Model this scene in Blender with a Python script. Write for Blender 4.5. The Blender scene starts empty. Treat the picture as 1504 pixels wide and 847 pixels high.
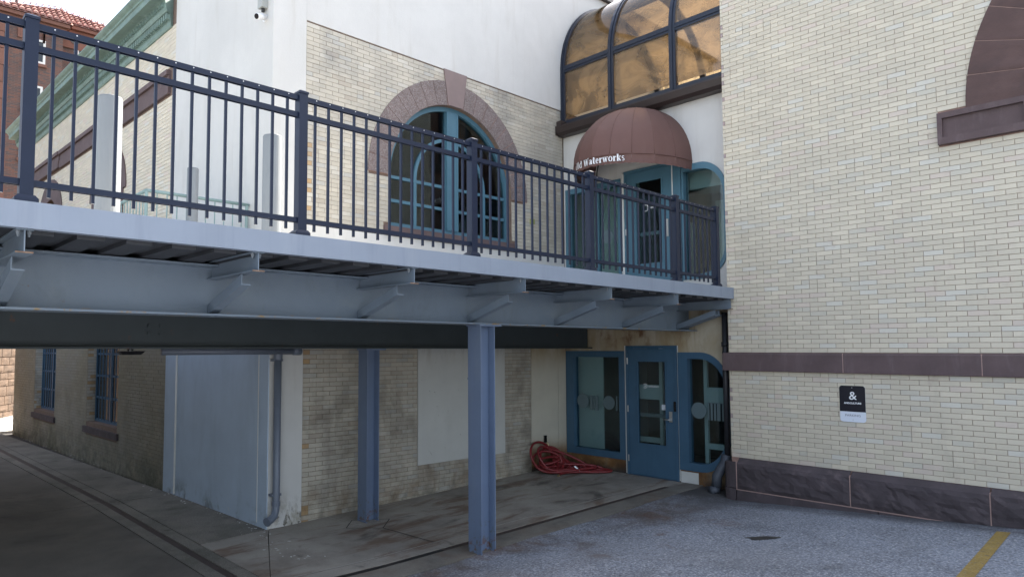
import bpy, bmesh, math, random
from mathutils import Vector, Matrix
from mathutils.geometry import tessellate_polygon
R = math.radians
rnd = random.Random(7)
SC = bpy.context.scene
COL = SC.collection

# ------------------------------------------------------------------ camera (eye at the origin, +X along the bridge, +Y into the alley)
YAW, PITCH, ROLL, FPX = 0.8517349, 0.0617013, -0.0008812, 1006.185
fwd = Vector((math.cos(YAW) * math.cos(PITCH), math.sin(YAW) * math.cos(PITCH), math.sin(PITCH)))
rgt = Vector((math.sin(YAW), -math.cos(YAW), 0))
upv = rgt.cross(fwd)
c_, s_ = math.cos(ROLL), math.sin(ROLL)
CR, CU = rgt * c_ + upv * s_, upv * c_ - rgt * s_
cd = bpy.data.cameras.new('camera')
cam = bpy.data.objects.new('camera', cd)
COL.objects.link(cam)
cam.matrix_world = Matrix(((CR.x, CU.x, -fwd.x, 0), (CR.y, CU.y, -fwd.y, 0), (CR.z, CU.z, -fwd.z, 0), (0, 0, 0, 1)))
cd.sensor_width = 36
cd.lens = 36 * FPX / 1504
cd.shift_x = (752 - 646.05) / 1504
cd.shift_y = (449.8 - 423.5) / 1504
cd.clip_start, cd.clip_end = 0.05, 3000
SC.camera = cam
# ------------------------------------------------------------------ sky, sun, exposure
SUN_AZ, SUN_EL = R(4), R(47)            # azimuth measured from +X towards +Y
w = bpy.data.worlds.new('World')
SC.world = w
w.use_nodes = True
nt = w.node_tree
bg = nt.nodes['Background']
sky = nt.nodes.new('ShaderNodeTexSky')
sky.sky_type = 'NISHITA'
sky.sun_disc = False
sky.sun_elevation = SUN_EL
sky.sun_rotation = R(90) - SUN_AZ
sky.air_density, sky.dust_density, sky.ozone_density = 1.0, 4.0, 0.4
hs = nt.nodes.new('ShaderNodeHueSaturation')
hs.inputs['Saturation'].default_value = .68
nt.links.new(sky.outputs[0], hs.inputs['Color'])
nt.links.new(hs.outputs[0], bg.inputs[0])
bg.inputs[1].default_value = 0.14
sl = bpy.data.lights.new('sun', 'SUN')
sl.energy, sl.angle, sl.color = 5.0, R(0.53), (1, .93, .83)
sun = bpy.data.objects.new('sun', sl)
COL.objects.link(sun)
sd = Vector((math.cos(SUN_EL) * math.cos(SUN_AZ), math.cos(SUN_EL) * math.sin(SUN_AZ), math.sin(SUN_EL)))
sun.rotation_euler = sd.to_track_quat('Z', 'Y').to_euler()
sun.location = (30, 5, 40)
SC.view_settings.view_transform = 'Standard'
SC.view_settings.look = 'None'
SC.view_settings.gamma = 1
SC.view_settings.exposure = 2.02
SC.render.engine = 'CYCLES'
SC.cycles.use_denoising = True
SC.cycles.max_bounces = 10
SC.cycles.transparent_max_bounces = 16
SC.cycles.caustics_reflective = SC.cycles.caustics_refractive = False

# ------------------------------------------------------------------ materials
class NT:
    """small helper round a node tree"""
    def __init__(s, name):
        s.m = bpy.data.materials.new(name)
        s.m.use_nodes = True
        s.t = s.m.node_tree
        s.b = s.t.nodes['Principled BSDF']
        s.out = s.t.nodes['Material Output']
        s.pos = s.n('ShaderNodeNewGeometry').outputs['Position']
    def n(s, ty, **kw):
        nd = s.t.nodes.new(ty)
        for k, v in kw.items(): setattr(nd, k, v)
        return nd
    def l(s, a, b): s.t.links.new(a, b)
    def vec(s, stretch):
        mp = s.n('ShaderNodeMapping')
        s.l(s.pos, mp.inputs[0])
        mp.inputs['Scale'].default_value = stretch
        return mp.outputs[0]
    def noise(s, scale, stretch=(1, 1, 1), detail=4, rough=.6, dist=0):
        nd = s.n('ShaderNodeTexNoise')
        s.l(s.vec(stretch), nd.inputs['Vector'])
        nd.inputs['Scale'].default_value = scale
        nd.inputs['Detail'].default_value = detail
        nd.inputs['Roughness'].default_value = rough
        nd.inputs['Distortion'].default_value = dist
        return nd.outputs[0]
    def rng(s, v, a, b, c=0, d=1):
        nd = s.n('ShaderNodeMapRange')
        nd.interpolation_type = 'SMOOTHSTEP'
        s.l(v, nd.inputs[0])
        for i, q in enumerate((a, b, c, d)): nd.inputs[i + 1].default_value = q
        return nd.outputs[0]
    def axis(s, i):
        nd = s.n('ShaderNodeSeparateXYZ')
        s.l(s.pos, nd.inputs[0])
        return nd.outputs[i]
    def mul(s, a, b, op='MULTIPLY'):
        nd = s.n('ShaderNodeMath', operation=op)
        for i, q in enumerate((a, b)):
            if isinstance(q, (int, float)): nd.inputs[i].default_value = q
            else: s.l(q, nd.inputs[i])
        return nd.outputs[0]
    def mix(s, f, a, b, mode='MIX'):
        nd = s.n('ShaderNodeMix', data_type='RGBA', blend_type=mode)
        for sock, q in ((nd.inputs[0], f), (nd.inputs[6], a), (nd.inputs[7], b)):
            if isinstance(q, (int, float)): sock.default_value = q
            elif isinstance(q, tuple): sock.default_value = (*q[:3], 1)
            else: s.l(q, sock)
        return nd.outputs[2]
    def ramp(s, v, cols):
        nd = s.n('ShaderNodeValToRGB')
        nd.color_ramp.interpolation = 'CONSTANT' if len(cols) > 4 else 'LINEAR'
        while len(nd.color_ramp.elements) < len(cols): nd.color_ramp.elements.new(.5)
        for i, (e, c) in enumerate(zip(nd.color_ramp.elements, cols)):
            e.position = i / (len(cols) if len(cols) > 4 else max(1, len(cols) - 1))
            e.color = (*c, 1)
        s.l(v, nd.inputs[0])
        return nd.outputs[0]
    def bump(s, h, strength, dist=.01):
        nd = s.n('ShaderNodeBump')
        nd.inputs['Strength'].default_value = strength
        nd.inputs['Distance'].default_value = dist
        s.l(h, nd.inputs['Height'])
        s.l(nd.outputs[0], s.b.inputs['Normal'])

def dark(c, k): return tuple(x * k for x in c)

def mat(name, col, rough=.6, var=.18, scale=3.0, stretch=(1, 1, 1), bump=.0, bscale=60, metal=0, spec=.5, stains=(), tint=None, cols=None, fine=0, fscale=150):
    """stains: (colour, scale, lo, hi, stretch, strength, (axis, a, b) or None)"""
    t = NT(name)
    if tint:
        a = t.n('ShaderNodeAttribute', attribute_type=tint, attribute_name='tint')
        base = t.ramp(a.outputs['Fac'], cols)
    else:
        base = col
    n1 = t.rng(t.noise(scale, stretch, 5, .65), .3, .7)
    base = t.mix(t.mul(n1, var * 1.6), base, (.25, .24, .22) if tint else dark(col, .45))
    if fine:
        n2 = t.rng(t.noise(fscale, (1, 1, 1), 2, .6), .42, .75)
        base = t.mix(t.mul(n2, fine), base, (.75, .75, .75))
        n3 = t.rng(t.noise(fscale * .6, (1.3, 1, 1), 2, .6), .5, .7)
        base = t.mix(t.mul(n3, fine * 1.2), base, (.02, .02, .022))
    for c, sc, lo, hi, st, k, ax in stains:
        m = t.rng(t.noise(sc, st, 5, .65, .4), lo, hi, 0, k)
        if ax:
            for q in (ax if isinstance(ax[0], tuple) else (ax,)): m = t.mul(m, t.rng(t.axis(q[0]), q[1], q[2]))
        base = t.mix(m, base, c)
    if isinstance(base, tuple): t.b.inputs['Base Color'].default_value = (*base, 1)
    else: t.l(base, t.b.inputs['Base Color'])
    t.b.inputs['Roughness'].default_value = rough
    t.b.inputs['Metallic'].default_value = metal
    t.b.inputs['Specular IOR Level'].default_value = spec
    if bump: t.bump(t.noise(bscale, (1, 1, 1), 6, .7), bump)
    return t.m

RUST = (.16, .06, .02)
GRIME = (.10, .085, .065)
def spread(base, odd, n=13):
    g = random.Random(4)
    return [tuple(c * k for c in base) for k in [g.uniform(.92, 1.06) for _ in range(n)]] + odd
creams = spread((.675, .60, .46), [(.66, .56, .455), (.61, .56, .45), (.66, .62, .52), (.40, .31, .29)])
front_c = spread((.56, .51, .41), [(.50, .48, .42), (.60, .56, .47), (.48, .42, .33), (.50, .33, .16)])
alley_c = [(c[0] * .43, c[1] * .43, c[2] * .38) for c in front_c]  # front brick tones scaled darker for the lower alley side
M = {}
for k, tn in (('obj', 'OBJECT'), ('geo', 'GEOMETRY')):
    M['cream_' + k] = mat('cream_glazed_brick_' + k, None, .5, .07, 1.3, bump=.12, bscale=90, tint=tn, cols=creams,
        stains=((GRIME, 2.0, .55, .85, (1, 1, .5), .16, None), ((.42, .28, .23), 4.0, .58, .74, (1, 1, .8), .28, None), ((.14, .08, .07), 22, .735, .76, (1, 1, 1), .8, None)))
    M['front_' + k] = mat('weathered_pale_brick_' + k, None, .6, .22, 1.6, bump=.18, bscale=80, tint=tn, cols=front_c,
        stains=((GRIME, 2.2, .35, .75, (1, 1, .7), .62, (2, .8, -1.0)), ((.20, .12, .05), 3.5, .45, .75, (1, 1, .6), .6, (2, -1.5, -2.2)), ((.20, .20, .185), 1.3, .46, .72, (1, 1, 1.4), .6, (2, 2.6, 4.3)), ((.07, .075, .05), 6, .4, .7, (1, 1, 1), .6, (2, -1.9, -2.3))))
M['alley_geo'] = mat('darkened_pale_brick', None, .65, .3, 1.2, bump=.18, bscale=80, tint='GEOMETRY', cols=alley_c, stains=(((.05, .05, .035), 1.6, .4, .75, (1, 1, .7), .7, (2, .2, -2.0)), ((.05, .06, .035), 5, .35, .65, (1, 1, 1), .7, (2, -1.5, -2.3))))  # darkened front brick, darker again towards the bottom
M['mortar_r'] = mat('brown_mortar', (.42, .26, .21), .9, .3, 20)
M['mortar_f'] = mat('grey_brown_mortar', (.21, .145, .11), .9, .3, 12)
M['stucco'] = mat('white_stucco', (.63, .62, .585), .85, .11, .8, bump=.25, bscale=40,
    stains=(((.45, .42, .36), 5, .5, .8, (1, 1, .12), .35, None), ((.30, .27, .2), 9, .42, .62, (1, 1, .5), .8, (2, -1.7, -2.35)), ((.10, .09, .07), 14, .52, .6, (1, 1, .7), .9, (2, -1.9, -2.3))))
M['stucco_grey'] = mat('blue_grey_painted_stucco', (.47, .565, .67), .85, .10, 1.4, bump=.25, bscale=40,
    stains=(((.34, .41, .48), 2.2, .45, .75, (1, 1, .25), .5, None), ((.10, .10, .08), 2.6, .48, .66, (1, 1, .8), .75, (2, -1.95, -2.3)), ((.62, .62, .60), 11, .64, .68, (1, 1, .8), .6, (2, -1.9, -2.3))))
M['concrete_dark'] = mat('dark_alley_concrete', (.185, .165, .135), .85, .35, .8, bump=.25, bscale=35, fine=.08, fscale=90,  # alley floor, toned darker than the other concrete
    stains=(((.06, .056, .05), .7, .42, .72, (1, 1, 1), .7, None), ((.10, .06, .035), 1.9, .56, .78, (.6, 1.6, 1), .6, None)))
M['stucco_low'] = mat('stained_white_stucco', (.62, .58, .47), .85, .12, 1.5, bump=.25, bscale=40,
    stains=(((.34, .235, .10), 1.3, .2, .7, (1, 1, .5), .85, (2, -.5, .1)), ((.22, .11, .035), 3.2, .50, .78, (1, 2.0, .10), .6, (2, -.1, .3)), (RUST, 3.0, .50, .68, (1, 1, .5), .85, (2, -.15, .25)), ((.30, .16, .045), 2.2, .20, .58, (1, 1, .6), .95, (2, -1.5, -2.05)), ((.20, .085, .025), 2.6, .34, .60, (1, 1, .8), .9, (2, -1.65, -2.0)), ((.06, .032, .018), 1.9, .36, .60, (1, 1, .8), .95, (2, -1.82, -2.08)), ((.05, .045, .04), 3.5, .3, .6, (1, 1, 1), .9, (2, -2.02, -2.14))))
M['stone'] = mat('brownstone', (.085, .066, .070), .8, .35, 2.5, bump=.5, bscale=25, stains=(((.24, .18, .18), 6, .5, .8, (1, 1, 1), .35, None),))
M['stone_arch'] = mat('red_brownstone', (.125, .074, .064), .8, .3, 2.5, bump=.6, bscale=18, stains=(((.07, .045, .042), 3.5, .5, .75, (1, 1, 1.5), .5, None),))
M['panel'] = mat('painted_panel', (.60, .60, .56), .8, .1, 1.2, bump=.15, bscale=40, stains=(((.40, .41, .36), 2.2, .5, .8, (1, 1, .25), .5, None), ((.25, .24, .2), 16, .66, .72, (1, 1, .8), .8, None), ((.35, .31, .24), 5, .45, .7, (1, 1, .2), .6, (2, -.35, .1))))
M['stone_smooth'] = mat('dressed_brownstone', (.125, .084, .082), .75, .25, 2.5, bump=.2, bscale=50, stains=(((.22, .17, .17), 8, .5, .8, (1, 1, .2), .4, None),))
M['joint'] = mat('pink_mortar_joint', (.42, .28, .24), .9, .2, 10)
M['keystone'] = mat('smooth_pink_granite', (.235, .175, .165), .75, .15, 3, bump=.1, bscale=60)
M['granite'] = mat('pink_granite', (.19, .142, .130), .8, .25, 4, bump=.35, bscale=60, fine=.22, fscale=60)
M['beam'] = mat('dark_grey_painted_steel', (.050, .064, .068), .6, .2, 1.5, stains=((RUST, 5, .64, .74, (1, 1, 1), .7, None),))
M['steel'] = mat('grey_blue_painted_steel', (.175, .22, .27), .5, .12, 1.5, bump=.06, bscale=30, stains=(((.25, .28, .27), 1.6, .45, .8, (1, 1, 1), .4, None), ((.10, .12, .13), 3.5, .52, .75, (1, 1, .5), .35, None), (RUST, 6, .68, .76, (1, 1, 1), .7, None), ((.28, .17, .05), 7, .56, .66, (1, 1, 1), .85, (2, .32, .285))))
M['fascia'] = mat('pale_grey_blue_steel', (.245, .285, .345), .5, .08, 1.2, stains=(((.16, .185, .235), 9, .48, .75, (1, 1, .06), .4, None), ((.32, .35, .39), 2.5, .5, .8, (1, 1, .2), .4, None)))
M['column'] = mat('blue_painted_steel_column', (.15, .20, .295), .45, .10, 2, stains=(((.24, .27, .30), 3, .5, .8, (1, 1, .2), .35, None), ((.12, .12, .08), 20, .55, .66, (1, 1, .6), .8, (2, -1.8, -2.2)), (RUST, 14, .52, .62, (1, 1, 1), .9, (2, -2.05, -2.25))))
M['rusty'] = mat('rusted_steel_edge', (.26, .16, .10), .8, .5, 20)
M['deckdark'] = mat('shade_dark_decking', (.045, .048, .055), .6, .3, 4)  # decking coloured dark to carry the shade under the bridge
M['concrete_deck'] = mat('deck_concrete', (.50, .49, .46), .9, .15, 2)
M['fence'] = mat('navy_black_painted_aluminium', (.013, .020, .042), .36, .1, 6, spec=.26)
M['screw'] = mat('bright_screw_head', (.75, .72, .70), .3, .05, 5, metal=.6)
M['galv'] = mat('galvanised_grey_steel', (.20, .22, .235), .6, .06, 3, stains=(((.14, .155, .17), 7, .55, .75, (1, 1, .15), .35, None),))
M['teal'] = mat('teal_painted_metal', (.075, .175, .235), .42, .10, 3)
M['blue'] = mat('blue_painted_metal', (.060, .135, .215), .45, .12, 3, stains=(((.03, .07, .11), 5, .5, .8, (1, 1, .3), .3, None),))
M['navy'] = mat('navy_painted_frame', (.014, .020, .036), .35, .1, 4)
M['gutter'] = mat('dark_brown_gutter', (.035, .024, .022), .4, .15, 4)
M['awning'] = mat('brown_awning_canvas', (.145, .074, .060), .75, .12, 2.2, bump=.12, bscale=200, stains=(((.22, .14, .12), 2.5, .5, .85, (1, 1, .5), .35, None),))
M['letter'] = mat('white_lettering', (.85, .85, .85), .6, .03, 5)
M['white_trim'] = mat('white_painted_trim', (.72, .72, .68), .6, .08, 4)
M['green'] = mat('weathered_green_cornice', (.185, .27, .235), .6, .22, 3, bump=.1, bscale=30, stains=(((.30, .38, .36), 5, .5, .8, (1, 1, 1), .45, None), ((.10, .09, .06), 9, .55, .75, (1, 1, 1), .5, None)))
M['greenrail'] = mat('pale_green_rail', (.24, .34, .33), .5, .1, 3)
M['concrete'] = mat('worn_concrete', (.40, .365, .31), .85, .34, .9, bump=.25, bscale=35, fine=.10, fscale=90,
    stains=(((.16, .135, .11), .8, .40, .70, (1, 1, 1), .65, None), ((.15, .085, .05), 1.7, .50, .66, (.5, 1.8, 1), .75, None), ((.06, .05, .042), 1.2, .56, .72, (.8, 1.5, 1), .7, None), ((.30, .285, .26), 1.3, .55, .8, (1, 1, 1), .35, None), ((.06, .055, .05), 3.3, .60, .74, (1, 1, 1), .5, None)))
M['concrete_wet'] = mat('stained_concrete_strip', (.20, .185, .155), .8, .35, 1.4, bump=.2, bscale=35, fine=.08, fscale=90, stains=(((.13, .075, .045), 1.5, .45, .75, (1, 1, 1), .6, None), ((.07, .065, .06), 2.2, .5, .75, (1, 1, 1), .6, None)))
M['concrete_old'] = mat('mossy_exposed_aggregate', (.21, .19, .155), .9, .35, 1.3, bump=.4, bscale=60, fine=.16, fscale=60, stains=(((.08, .082, .06), 1.6, .45, .75, (1, 1, 1), .6, None), ((.05, .045, .04), 2.6, .58, .74, (1, 1, 1), .55, None)))
M['pale_paving'] = mat('pale_paving', (.42, .40, .36), .9, .2, 1)
M['asphalt'] = mat('grey_asphalt', (.215, .238, .285), .85, .36, .55, bump=.6, bscale=70, fine=.50, fscale=46,
    stains=(((.055, .055, .058), 1.1, .50, .78, (1, 1, 1), .6, None), ((.085, .06, .045), .9, .42, .66, (1, 1.2, 1), .8, (1, 4.0, 5.2)), ((.12, .065, .04), 1.5, .56, .70, (1, .8, 1), .7, (1, 3.4, 4.6)), ((.20, .205, .215), .5, .5, .7, (1, 1, 1), .35, None), ((.045, .042, .042), 2.2, .25, .6, (1, .5, 1), .85, (0, 9.35, 9.85)), ((.06, .058, .058), 1.2, .3, .6, (1, 1, 1), .8, ((0, 8.6, 9.6), (1, 4.4, 5.0)))))
M['dirt'] = mat('dark_ground', (.055, .05, .045), .95, .3, 2)
M['yellow'] = mat('worn_yellow_paint', (.34, .225, .045), .8, .3, 6, bump=.4, bscale=70, fine=.12, fscale=55, stains=(((.12, .115, .11), 14, .56, .66, (1, 1, 1), .6, None),))
M['iron'] = mat('dark_iron', (.05, .048, .046), .6, .3, 8, metal=.3)
M['rail_iron'] = mat('rust_brown_channel', (.065, .045, .038), .7, .3, 6)
M['elbow'] = mat('dark_grey_pipe', (.085, .095, .115), .5, .2, 6)
M['pipe'] = mat('grey_plastic_pipe', (.16, .185, .23), .4, .1, 5)
M['blackpipe'] = mat('black_iron_pipe', (.035, .036, .042), .45, .2, 6)
M['hose'] = mat('red_rubber_hose', (.23, .026, .028), .38, .15, 12)
M['brass'] = mat('dull_brass', (.45, .36, .2), .4, .2, 10, metal=.6)
M['chrome'] = mat('brushed_steel', (.60, .60, .58), .3, .05, 10, metal=.8)
M['signblack'] = mat('sign_black', (.012, .011, .018), .35, .05, 5)
M['signwhite'] = mat('sign_white', (.74, .78, .84), .4, .03, 5)
M['grey_text'] = mat('grey_print', (.18, .18, .22), .6, .03, 5)
M['white_plastic'] = mat('white_plastic', (.78, .78, .78), .35, .03, 5)
M['lens'] = mat('black_lens', (.01, .01, .012), .15, .02, 5)
M['box_grey'] = mat('grey_metal_box', (.38, .39, .36), .5, .1, 5)
M['interior_green'] = mat('pale_green_interior_wall', (.55, .62, .55), .8, .06, 2)
M['interior'] = mat('interior_plaster', (.40, .40, .37), .8, .06, 2)
M['interior_white'] = mat('interior_white_wall', (.72, .75, .74), .7, .05, 2)
M['interior_dark'] = mat('interior_dark_wall', (.10, .10, .095), .8, .1, 2)
M['carpet'] = mat('dark_carpet', (.06, .055, .05), .95, .2, 3)
M['frost'] = mat('frosted_decal', (.13, .185, .20), .7, .03, 5)
def far_brick():
    t = NT('red_brown_brick')
    sx = t.n('ShaderNodeSeparateXYZ'); t.l(t.pos, sx.inputs[0])
    cx = t.n('ShaderNodeCombineXYZ'); t.l(t.mul(sx.outputs[0], sx.outputs[1], 'ADD'), cx.inputs[0]); t.l(sx.outputs[2], cx.inputs[1])
    bt = t.n('ShaderNodeTexBrick'); t.l(cx.outputs[0], bt.inputs[0])
    bt.inputs['Scale'].default_value = 1; bt.inputs['Brick Width'].default_value = .42; bt.inputs['Row Height'].default_value = .13; bt.inputs['Mortar Size'].default_value = .012
    bt.inputs['Color1'].default_value = (.17, .075, .052, 1); bt.inputs['Color2'].default_value = (.075, .062, .060, 1); bt.inputs['Mortar'].default_value = (.15, .11, .09, 1)
    c = t.mix(t.rng(t.noise(.5), .3, .7, 0, .35), bt.outputs[0], (.10, .055, .045))
    t.l(c, t.b.inputs['Base Color']); t.b.inputs['Roughness'].default_value = .85
    return t.m
M['redbrick'] = far_brick()
M['redstone'] = mat('red_sandstone_trim', (.20, .095, .068), .85, .2, .5)
M['tile'] = mat('red_clay_tile', (.34, .17, .14), .7, .25, 2.5, stains=(((.55, .38, .34), 2.2, .5, .75, (1, 1, 1), .6, None),))
M['rubble'] = mat('rubble_sandstone', (.095, .060, .038), .9, .6, 1.6, bump=.6, bscale=12)
M['oldglass'] = mat('dusty_dark_glass', (.03, .036, .04), .12, .2, 2, spec=.5)
M['yellowbox'] = mat('green_yellow_box', (.30, .31, .10), .5, .1, 5)

def glass(name, tint=(.85, .92, .92), gloss=.06, trans=0, tcol=(.4, .3, .15), rough=.02, tnoise=False):
    t = NT(name)
    tr = t.n('ShaderNodeBsdfTransparent')
    tr.inputs[0].default_value = (*tint, 1)
    sh = tr.outputs[0]
    if trans:
        tl = t.n('ShaderNodeBsdfTranslucent')
        df = t.n('ShaderNodeBsdfDiffuse')
        if tnoise:
            c = t.mix(t.rng(t.noise(1.3, (1, 1, 1.2), 6, .7, 1.2), .36, .68), tcol, dark(tcol, .22))
            t.l(c, tl.inputs[0]); t.l(c, df.inputs[0])
        else:
            tl.inputs[0].default_value = df.inputs[0].default_value = (*tcol, 1)
        m0 = t.n('ShaderNodeMixShader'); m0.inputs[0].default_value = .3
        t.l(tl.outputs[0], m0.inputs[1]); t.l(df.outputs[0], m0.inputs[2])
        m1 = t.n('ShaderNodeMixShader'); m1.inputs[0].default_value = trans
        t.l(sh, m1.inputs[1]); t.l(m0.outputs[0], m1.inputs[2])
        sh = m1.outputs[0]
    gl = t.n('ShaderNodeBsdfGlossy')
    gl.inputs['Roughness'].default_value = rough
    fr = t.n('ShaderNodeLayerWeight'); fr.inputs[0].default_value = .12
    f = t.mul(t.mul(fr.outputs['Fresnel'], 1.0), gloss, 'ADD')
    m2 = t.n('ShaderNodeMixShader')
    t.l(f, m2.inputs[0]); t.l(sh, m2.inputs[1]); t.l(gl.outputs[0], m2.inputs[2])
    t.t.nodes.remove(t.b)
    t.l(m2.outputs[0], t.out.inputs[0])
    return t.m
M['glass'] = glass('clear_window_glass', (.74, .84, .85), .045)
M['bronze'] = glass('dusty_bronze_glazing', (.36, .295, .21), .07, .44, (.40, .295, .165), .04, True)

# ------------------------------------------------------------------ mesh helpers
class MB:
    def __init__(s): s.v, s.f, s.t = [], [], []
    def add(s, vs, fs, tint=0.0):
        o = len(s.v)
        s.v += [tuple(q) for q in vs]
        s.f += [tuple(i + o for i in q) for q in fs]
        s.t += [tint] * len(fs)
        return s
    def hexa(s, p, tint=0.0):      # 8 points: bottom ring 0-3, top ring 4-7
        return s.add(p, [(3, 2, 1, 0), (4, 5, 6, 7), (0, 1, 5, 4), (1, 2, 6, 5), (2, 3, 7, 6), (3, 0, 4, 7)], tint)
    def box(s, x0, x1, y0, y1, z0, z1, tint=0.0):
        return s.hexa([(x0, y0, z0), (x1, y0, z0), (x1, y1, z0), (x0, y1, z0), (x0, y0, z1), (x1, y0, z1), (x1, y1, z1), (x0, y1, z1)], tint)
    def mbox(s, mp, u0, u1, z0, z1, d0, d1):   # box in a wall's frame
        return s.hexa([mp(u0, z0, d0), mp(u1, z0, d0), mp(u1, z0, d1), mp(u0, z0, d1), mp(u0, z1, d0), mp(u1, z1, d0), mp(u1, z1, d1), mp(u0, z1, d1)])
    def prism(s, poly, vec):
        n = len(poly); v = Vector(vec)
        a = [Vector(p) for p in poly]
        return s.add([*a, *[p + v for p in a]], [tuple(range(n))[::-1], tuple(range(n, 2 * n))] + [(i, (i + 1) % n, (i + 1) % n + n, i + n) for i in range(n)])
    def plate(s, mp, outer, holes, d0, d1):    # solid plate with holes in a wall's frame
        loops = [outer] + list(holes)
        flat = [p for l in loops for p in l]
        tri = tessellate_polygon([[Vector((p[0], p[1], 0)) for p in l] for l in loops])
        n = len(flat)
        vs = [mp(p[0], p[1], d0) for p in flat] + [mp(p[0], p[1], d1) for p in flat]
        fs = [tuple(t) for t in tri] + [tuple(i + n for i in t[::-1]) for t in tri]
        o = 0
        for l in loops:
            m = len(l)
            for i in range(m):
                a, b = o + i, o + (i + 1) % m
                fs.append((a, b, b + n, a + n))
            o += m
        return s.add(vs, fs)
    def tube(s, path, r, n=8, caps=True, r2=None):
        P = [Vector(p) for p in path]
        t0 = (P[1] - P[0]).normalized()
        ref = Vector((0, 0, 1)) if abs(t0.z) < .9 else Vector((1, 0, 0))
        nrm = t0.cross(ref).normalized()
        vs, fs = [], []
        for i, p in enumerate(P):
            t = (P[min(i + 1, len(P) - 1)] - P[max(i - 1, 0)]).normalized()
            nrm = (nrm - t * nrm.dot(t)).normalized()
            b = t.cross(nrm)
            rr = r if r2 is None else r + (r2 - r) * i / (len(P) - 1)
            for k in range(n):
                a = 2 * math.pi * k / n
                vs.append(p + (nrm * math.cos(a) + b * math.sin(a)) * rr)
        for i in range(len(P) - 1):
            for k in range(n):
                a, b2 = i * n + k, i * n + (k + 1) % n
                fs.append((a, b2, b2 + n, a + n))
        if caps: fs += [tuple(range(n))[::-1], tuple(range((len(P) - 1) * n, len(P) * n))]
        return s.add(vs, fs)
    def grid(s, pts):               # rows of points
        r, c = len(pts), len(pts[0])
        return s.add([p for q in pts for p in q], [(i * c + j, i * c + j + 1, (i + 1) * c + j + 1, (i + 1) * c + j) for i in range(r - 1) for j in range(c - 1)])
    def mesh(s, name, m, smooth=False, tints=False, centre=None, recalc=True):
        vs = s.v
        c = centre
        if c is None:
            lo = [min(v[i] for v in vs) for i in range(3)]; hi = [max(v[i] for v in vs) for i in range(3)]
            c = Vector([(a + b) / 2 for a, b in zip(lo, hi)])
        me = bpy.data.meshes.new(name)
        me.from_pydata([(v[0] - c[0], v[1] - c[1], v[2] - c[2]) for v in vs], [], s.f)
        if tints:
            at = me.attributes.new('tint', 'FLOAT', 'FACE')
            at.data.foreach_set('value', s.t)
        if recalc and len(s.f) < 30000:
            bm = bmesh.new(); bm.from_mesh(me)
            bmesh.ops.recalc_face_normals(bm, faces=bm.faces)
            bm.to_mesh(me); bm.free()
        if smooth:
            me.polygons.foreach_set('use_smooth', [True] * len(me.polygons))
        me.materials.append(m)
        return me, c
    def build(s, name, m, parent=None, kind=None, smooth=False, tints=False, label=None):
        me, c = s.mesh(name, m, smooth, tints)
        return link(name, me, c, parent, kind, label)

WORLD = {}
def link(name, me, c, parent=None, kind=None, label=None):
    o = bpy.data.objects.new(name, me)
    COL.objects.link(o)
    WORLD[o.name] = Vector(c)
    if parent is not None:
        o.parent = parent
        o.location = Vector(c) - WORLD[parent.name]
    else:
        o.location = c
    if kind: o['kind'] = kind
    if label: o['label'] = label
    return o
def thing(name, label, cat, loc, group=None):
    o = bpy.data.objects.new(name, None)
    COL.objects.link(o)
    o.location = loc
    o.empty_display_size = .3
    WORLD[o.name] = Vector(loc)
    o['label'], o['category'] = label, cat
    if group: o['group'] = group
    return o
def tag(o, label, cat, group=None):
    o['label'], o['category'] = label, cat
    if group: o['group'] = group
    return o
def arcpts(cx, cz, r, a0, a1, n, rz=None):
    rz = r if rz is None else rz
    return [(cx + r * math.cos(R(a0 + (a1 - a0) * i / n)), cz + rz * math.sin(R(a0 + (a1 - a0) * i / n))) for i in range(n + 1)]
def rect(u0, u1, z0, z1): return [(u0, z0), (u1, z0), (u1, z1), (u0, z1)]

# wall frames: (u, z, d) with d outwards
XR, XL, YF = 10.0, 10.3, 8.18
TH = R(2.0)
SO, SN, ST = Vector((4.21, YF, 0)), Vector((math.cos(TH), math.sin(TH), 0)), Vector((-math.sin(TH), math.cos(TH), 0))
def wr(u, z, d): return Vector((XR - d, u, z))
def wl(u, z, d): return Vector((XL - d, u, z))
def wf(u, z, d): return Vector((u, YF - d, z))
def ws(u, z, d): return SO + ST * u - SN * d + Vector((0, 0, z))

def ground_z(x, y):
    zc = -2.30 + .0276 * min(max(x - 4.5, 0), 5.8)
    za = -2.2 + .065 * min(max(4.83 - y, 0), 5)
    t = min(max((y - 4.8) / .5, 0), 1)
    return za * (1 - t) + zc * t

# bricks ------------------------------------------------------------
def courses(u0, u1, z0, z1, course, L, holes=None, joint=.0045, rg=None, snap=.35):
    out = []
    k = 0
    while z0 + (k + 1) * course <= z1 + 1e-6:
        za, zb = z0 + k * course + joint / 2, z0 + (k + 1) * course - joint / 2
        cuts = sorted(holes(za, zb)) if holes else []
        free, a = [], u0
        for h0, h1 in cuts:
            if h0 > a: free.append((a, min(h0, u1)))
            a = max(a, h1)
        if a < u1: free.append((a, u1))
        u = u0 - (L / 2 if k % 2 else 0)
        pend = 0
        while u < u1:
            w_ = L
            if pend: w_, pend = L / 2, 0
            elif rg.random() < .035: w_, pend = L / 2, 1
            for fa, fb in free:
                b0, b1 = max(u, fa), min(u + w_, fb)
                if b1 - b0 > .03: out.append((b0 + joint / 2, b1 - joint / 2, za, zb))
            u += w_
        k += 1
    return out

def px(p):
    q = fwd.dot(p)
    return (646.05 + FPX * CR.dot(p) / q, 449.8 - FPX * CU.dot(p) / q, q)

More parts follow.
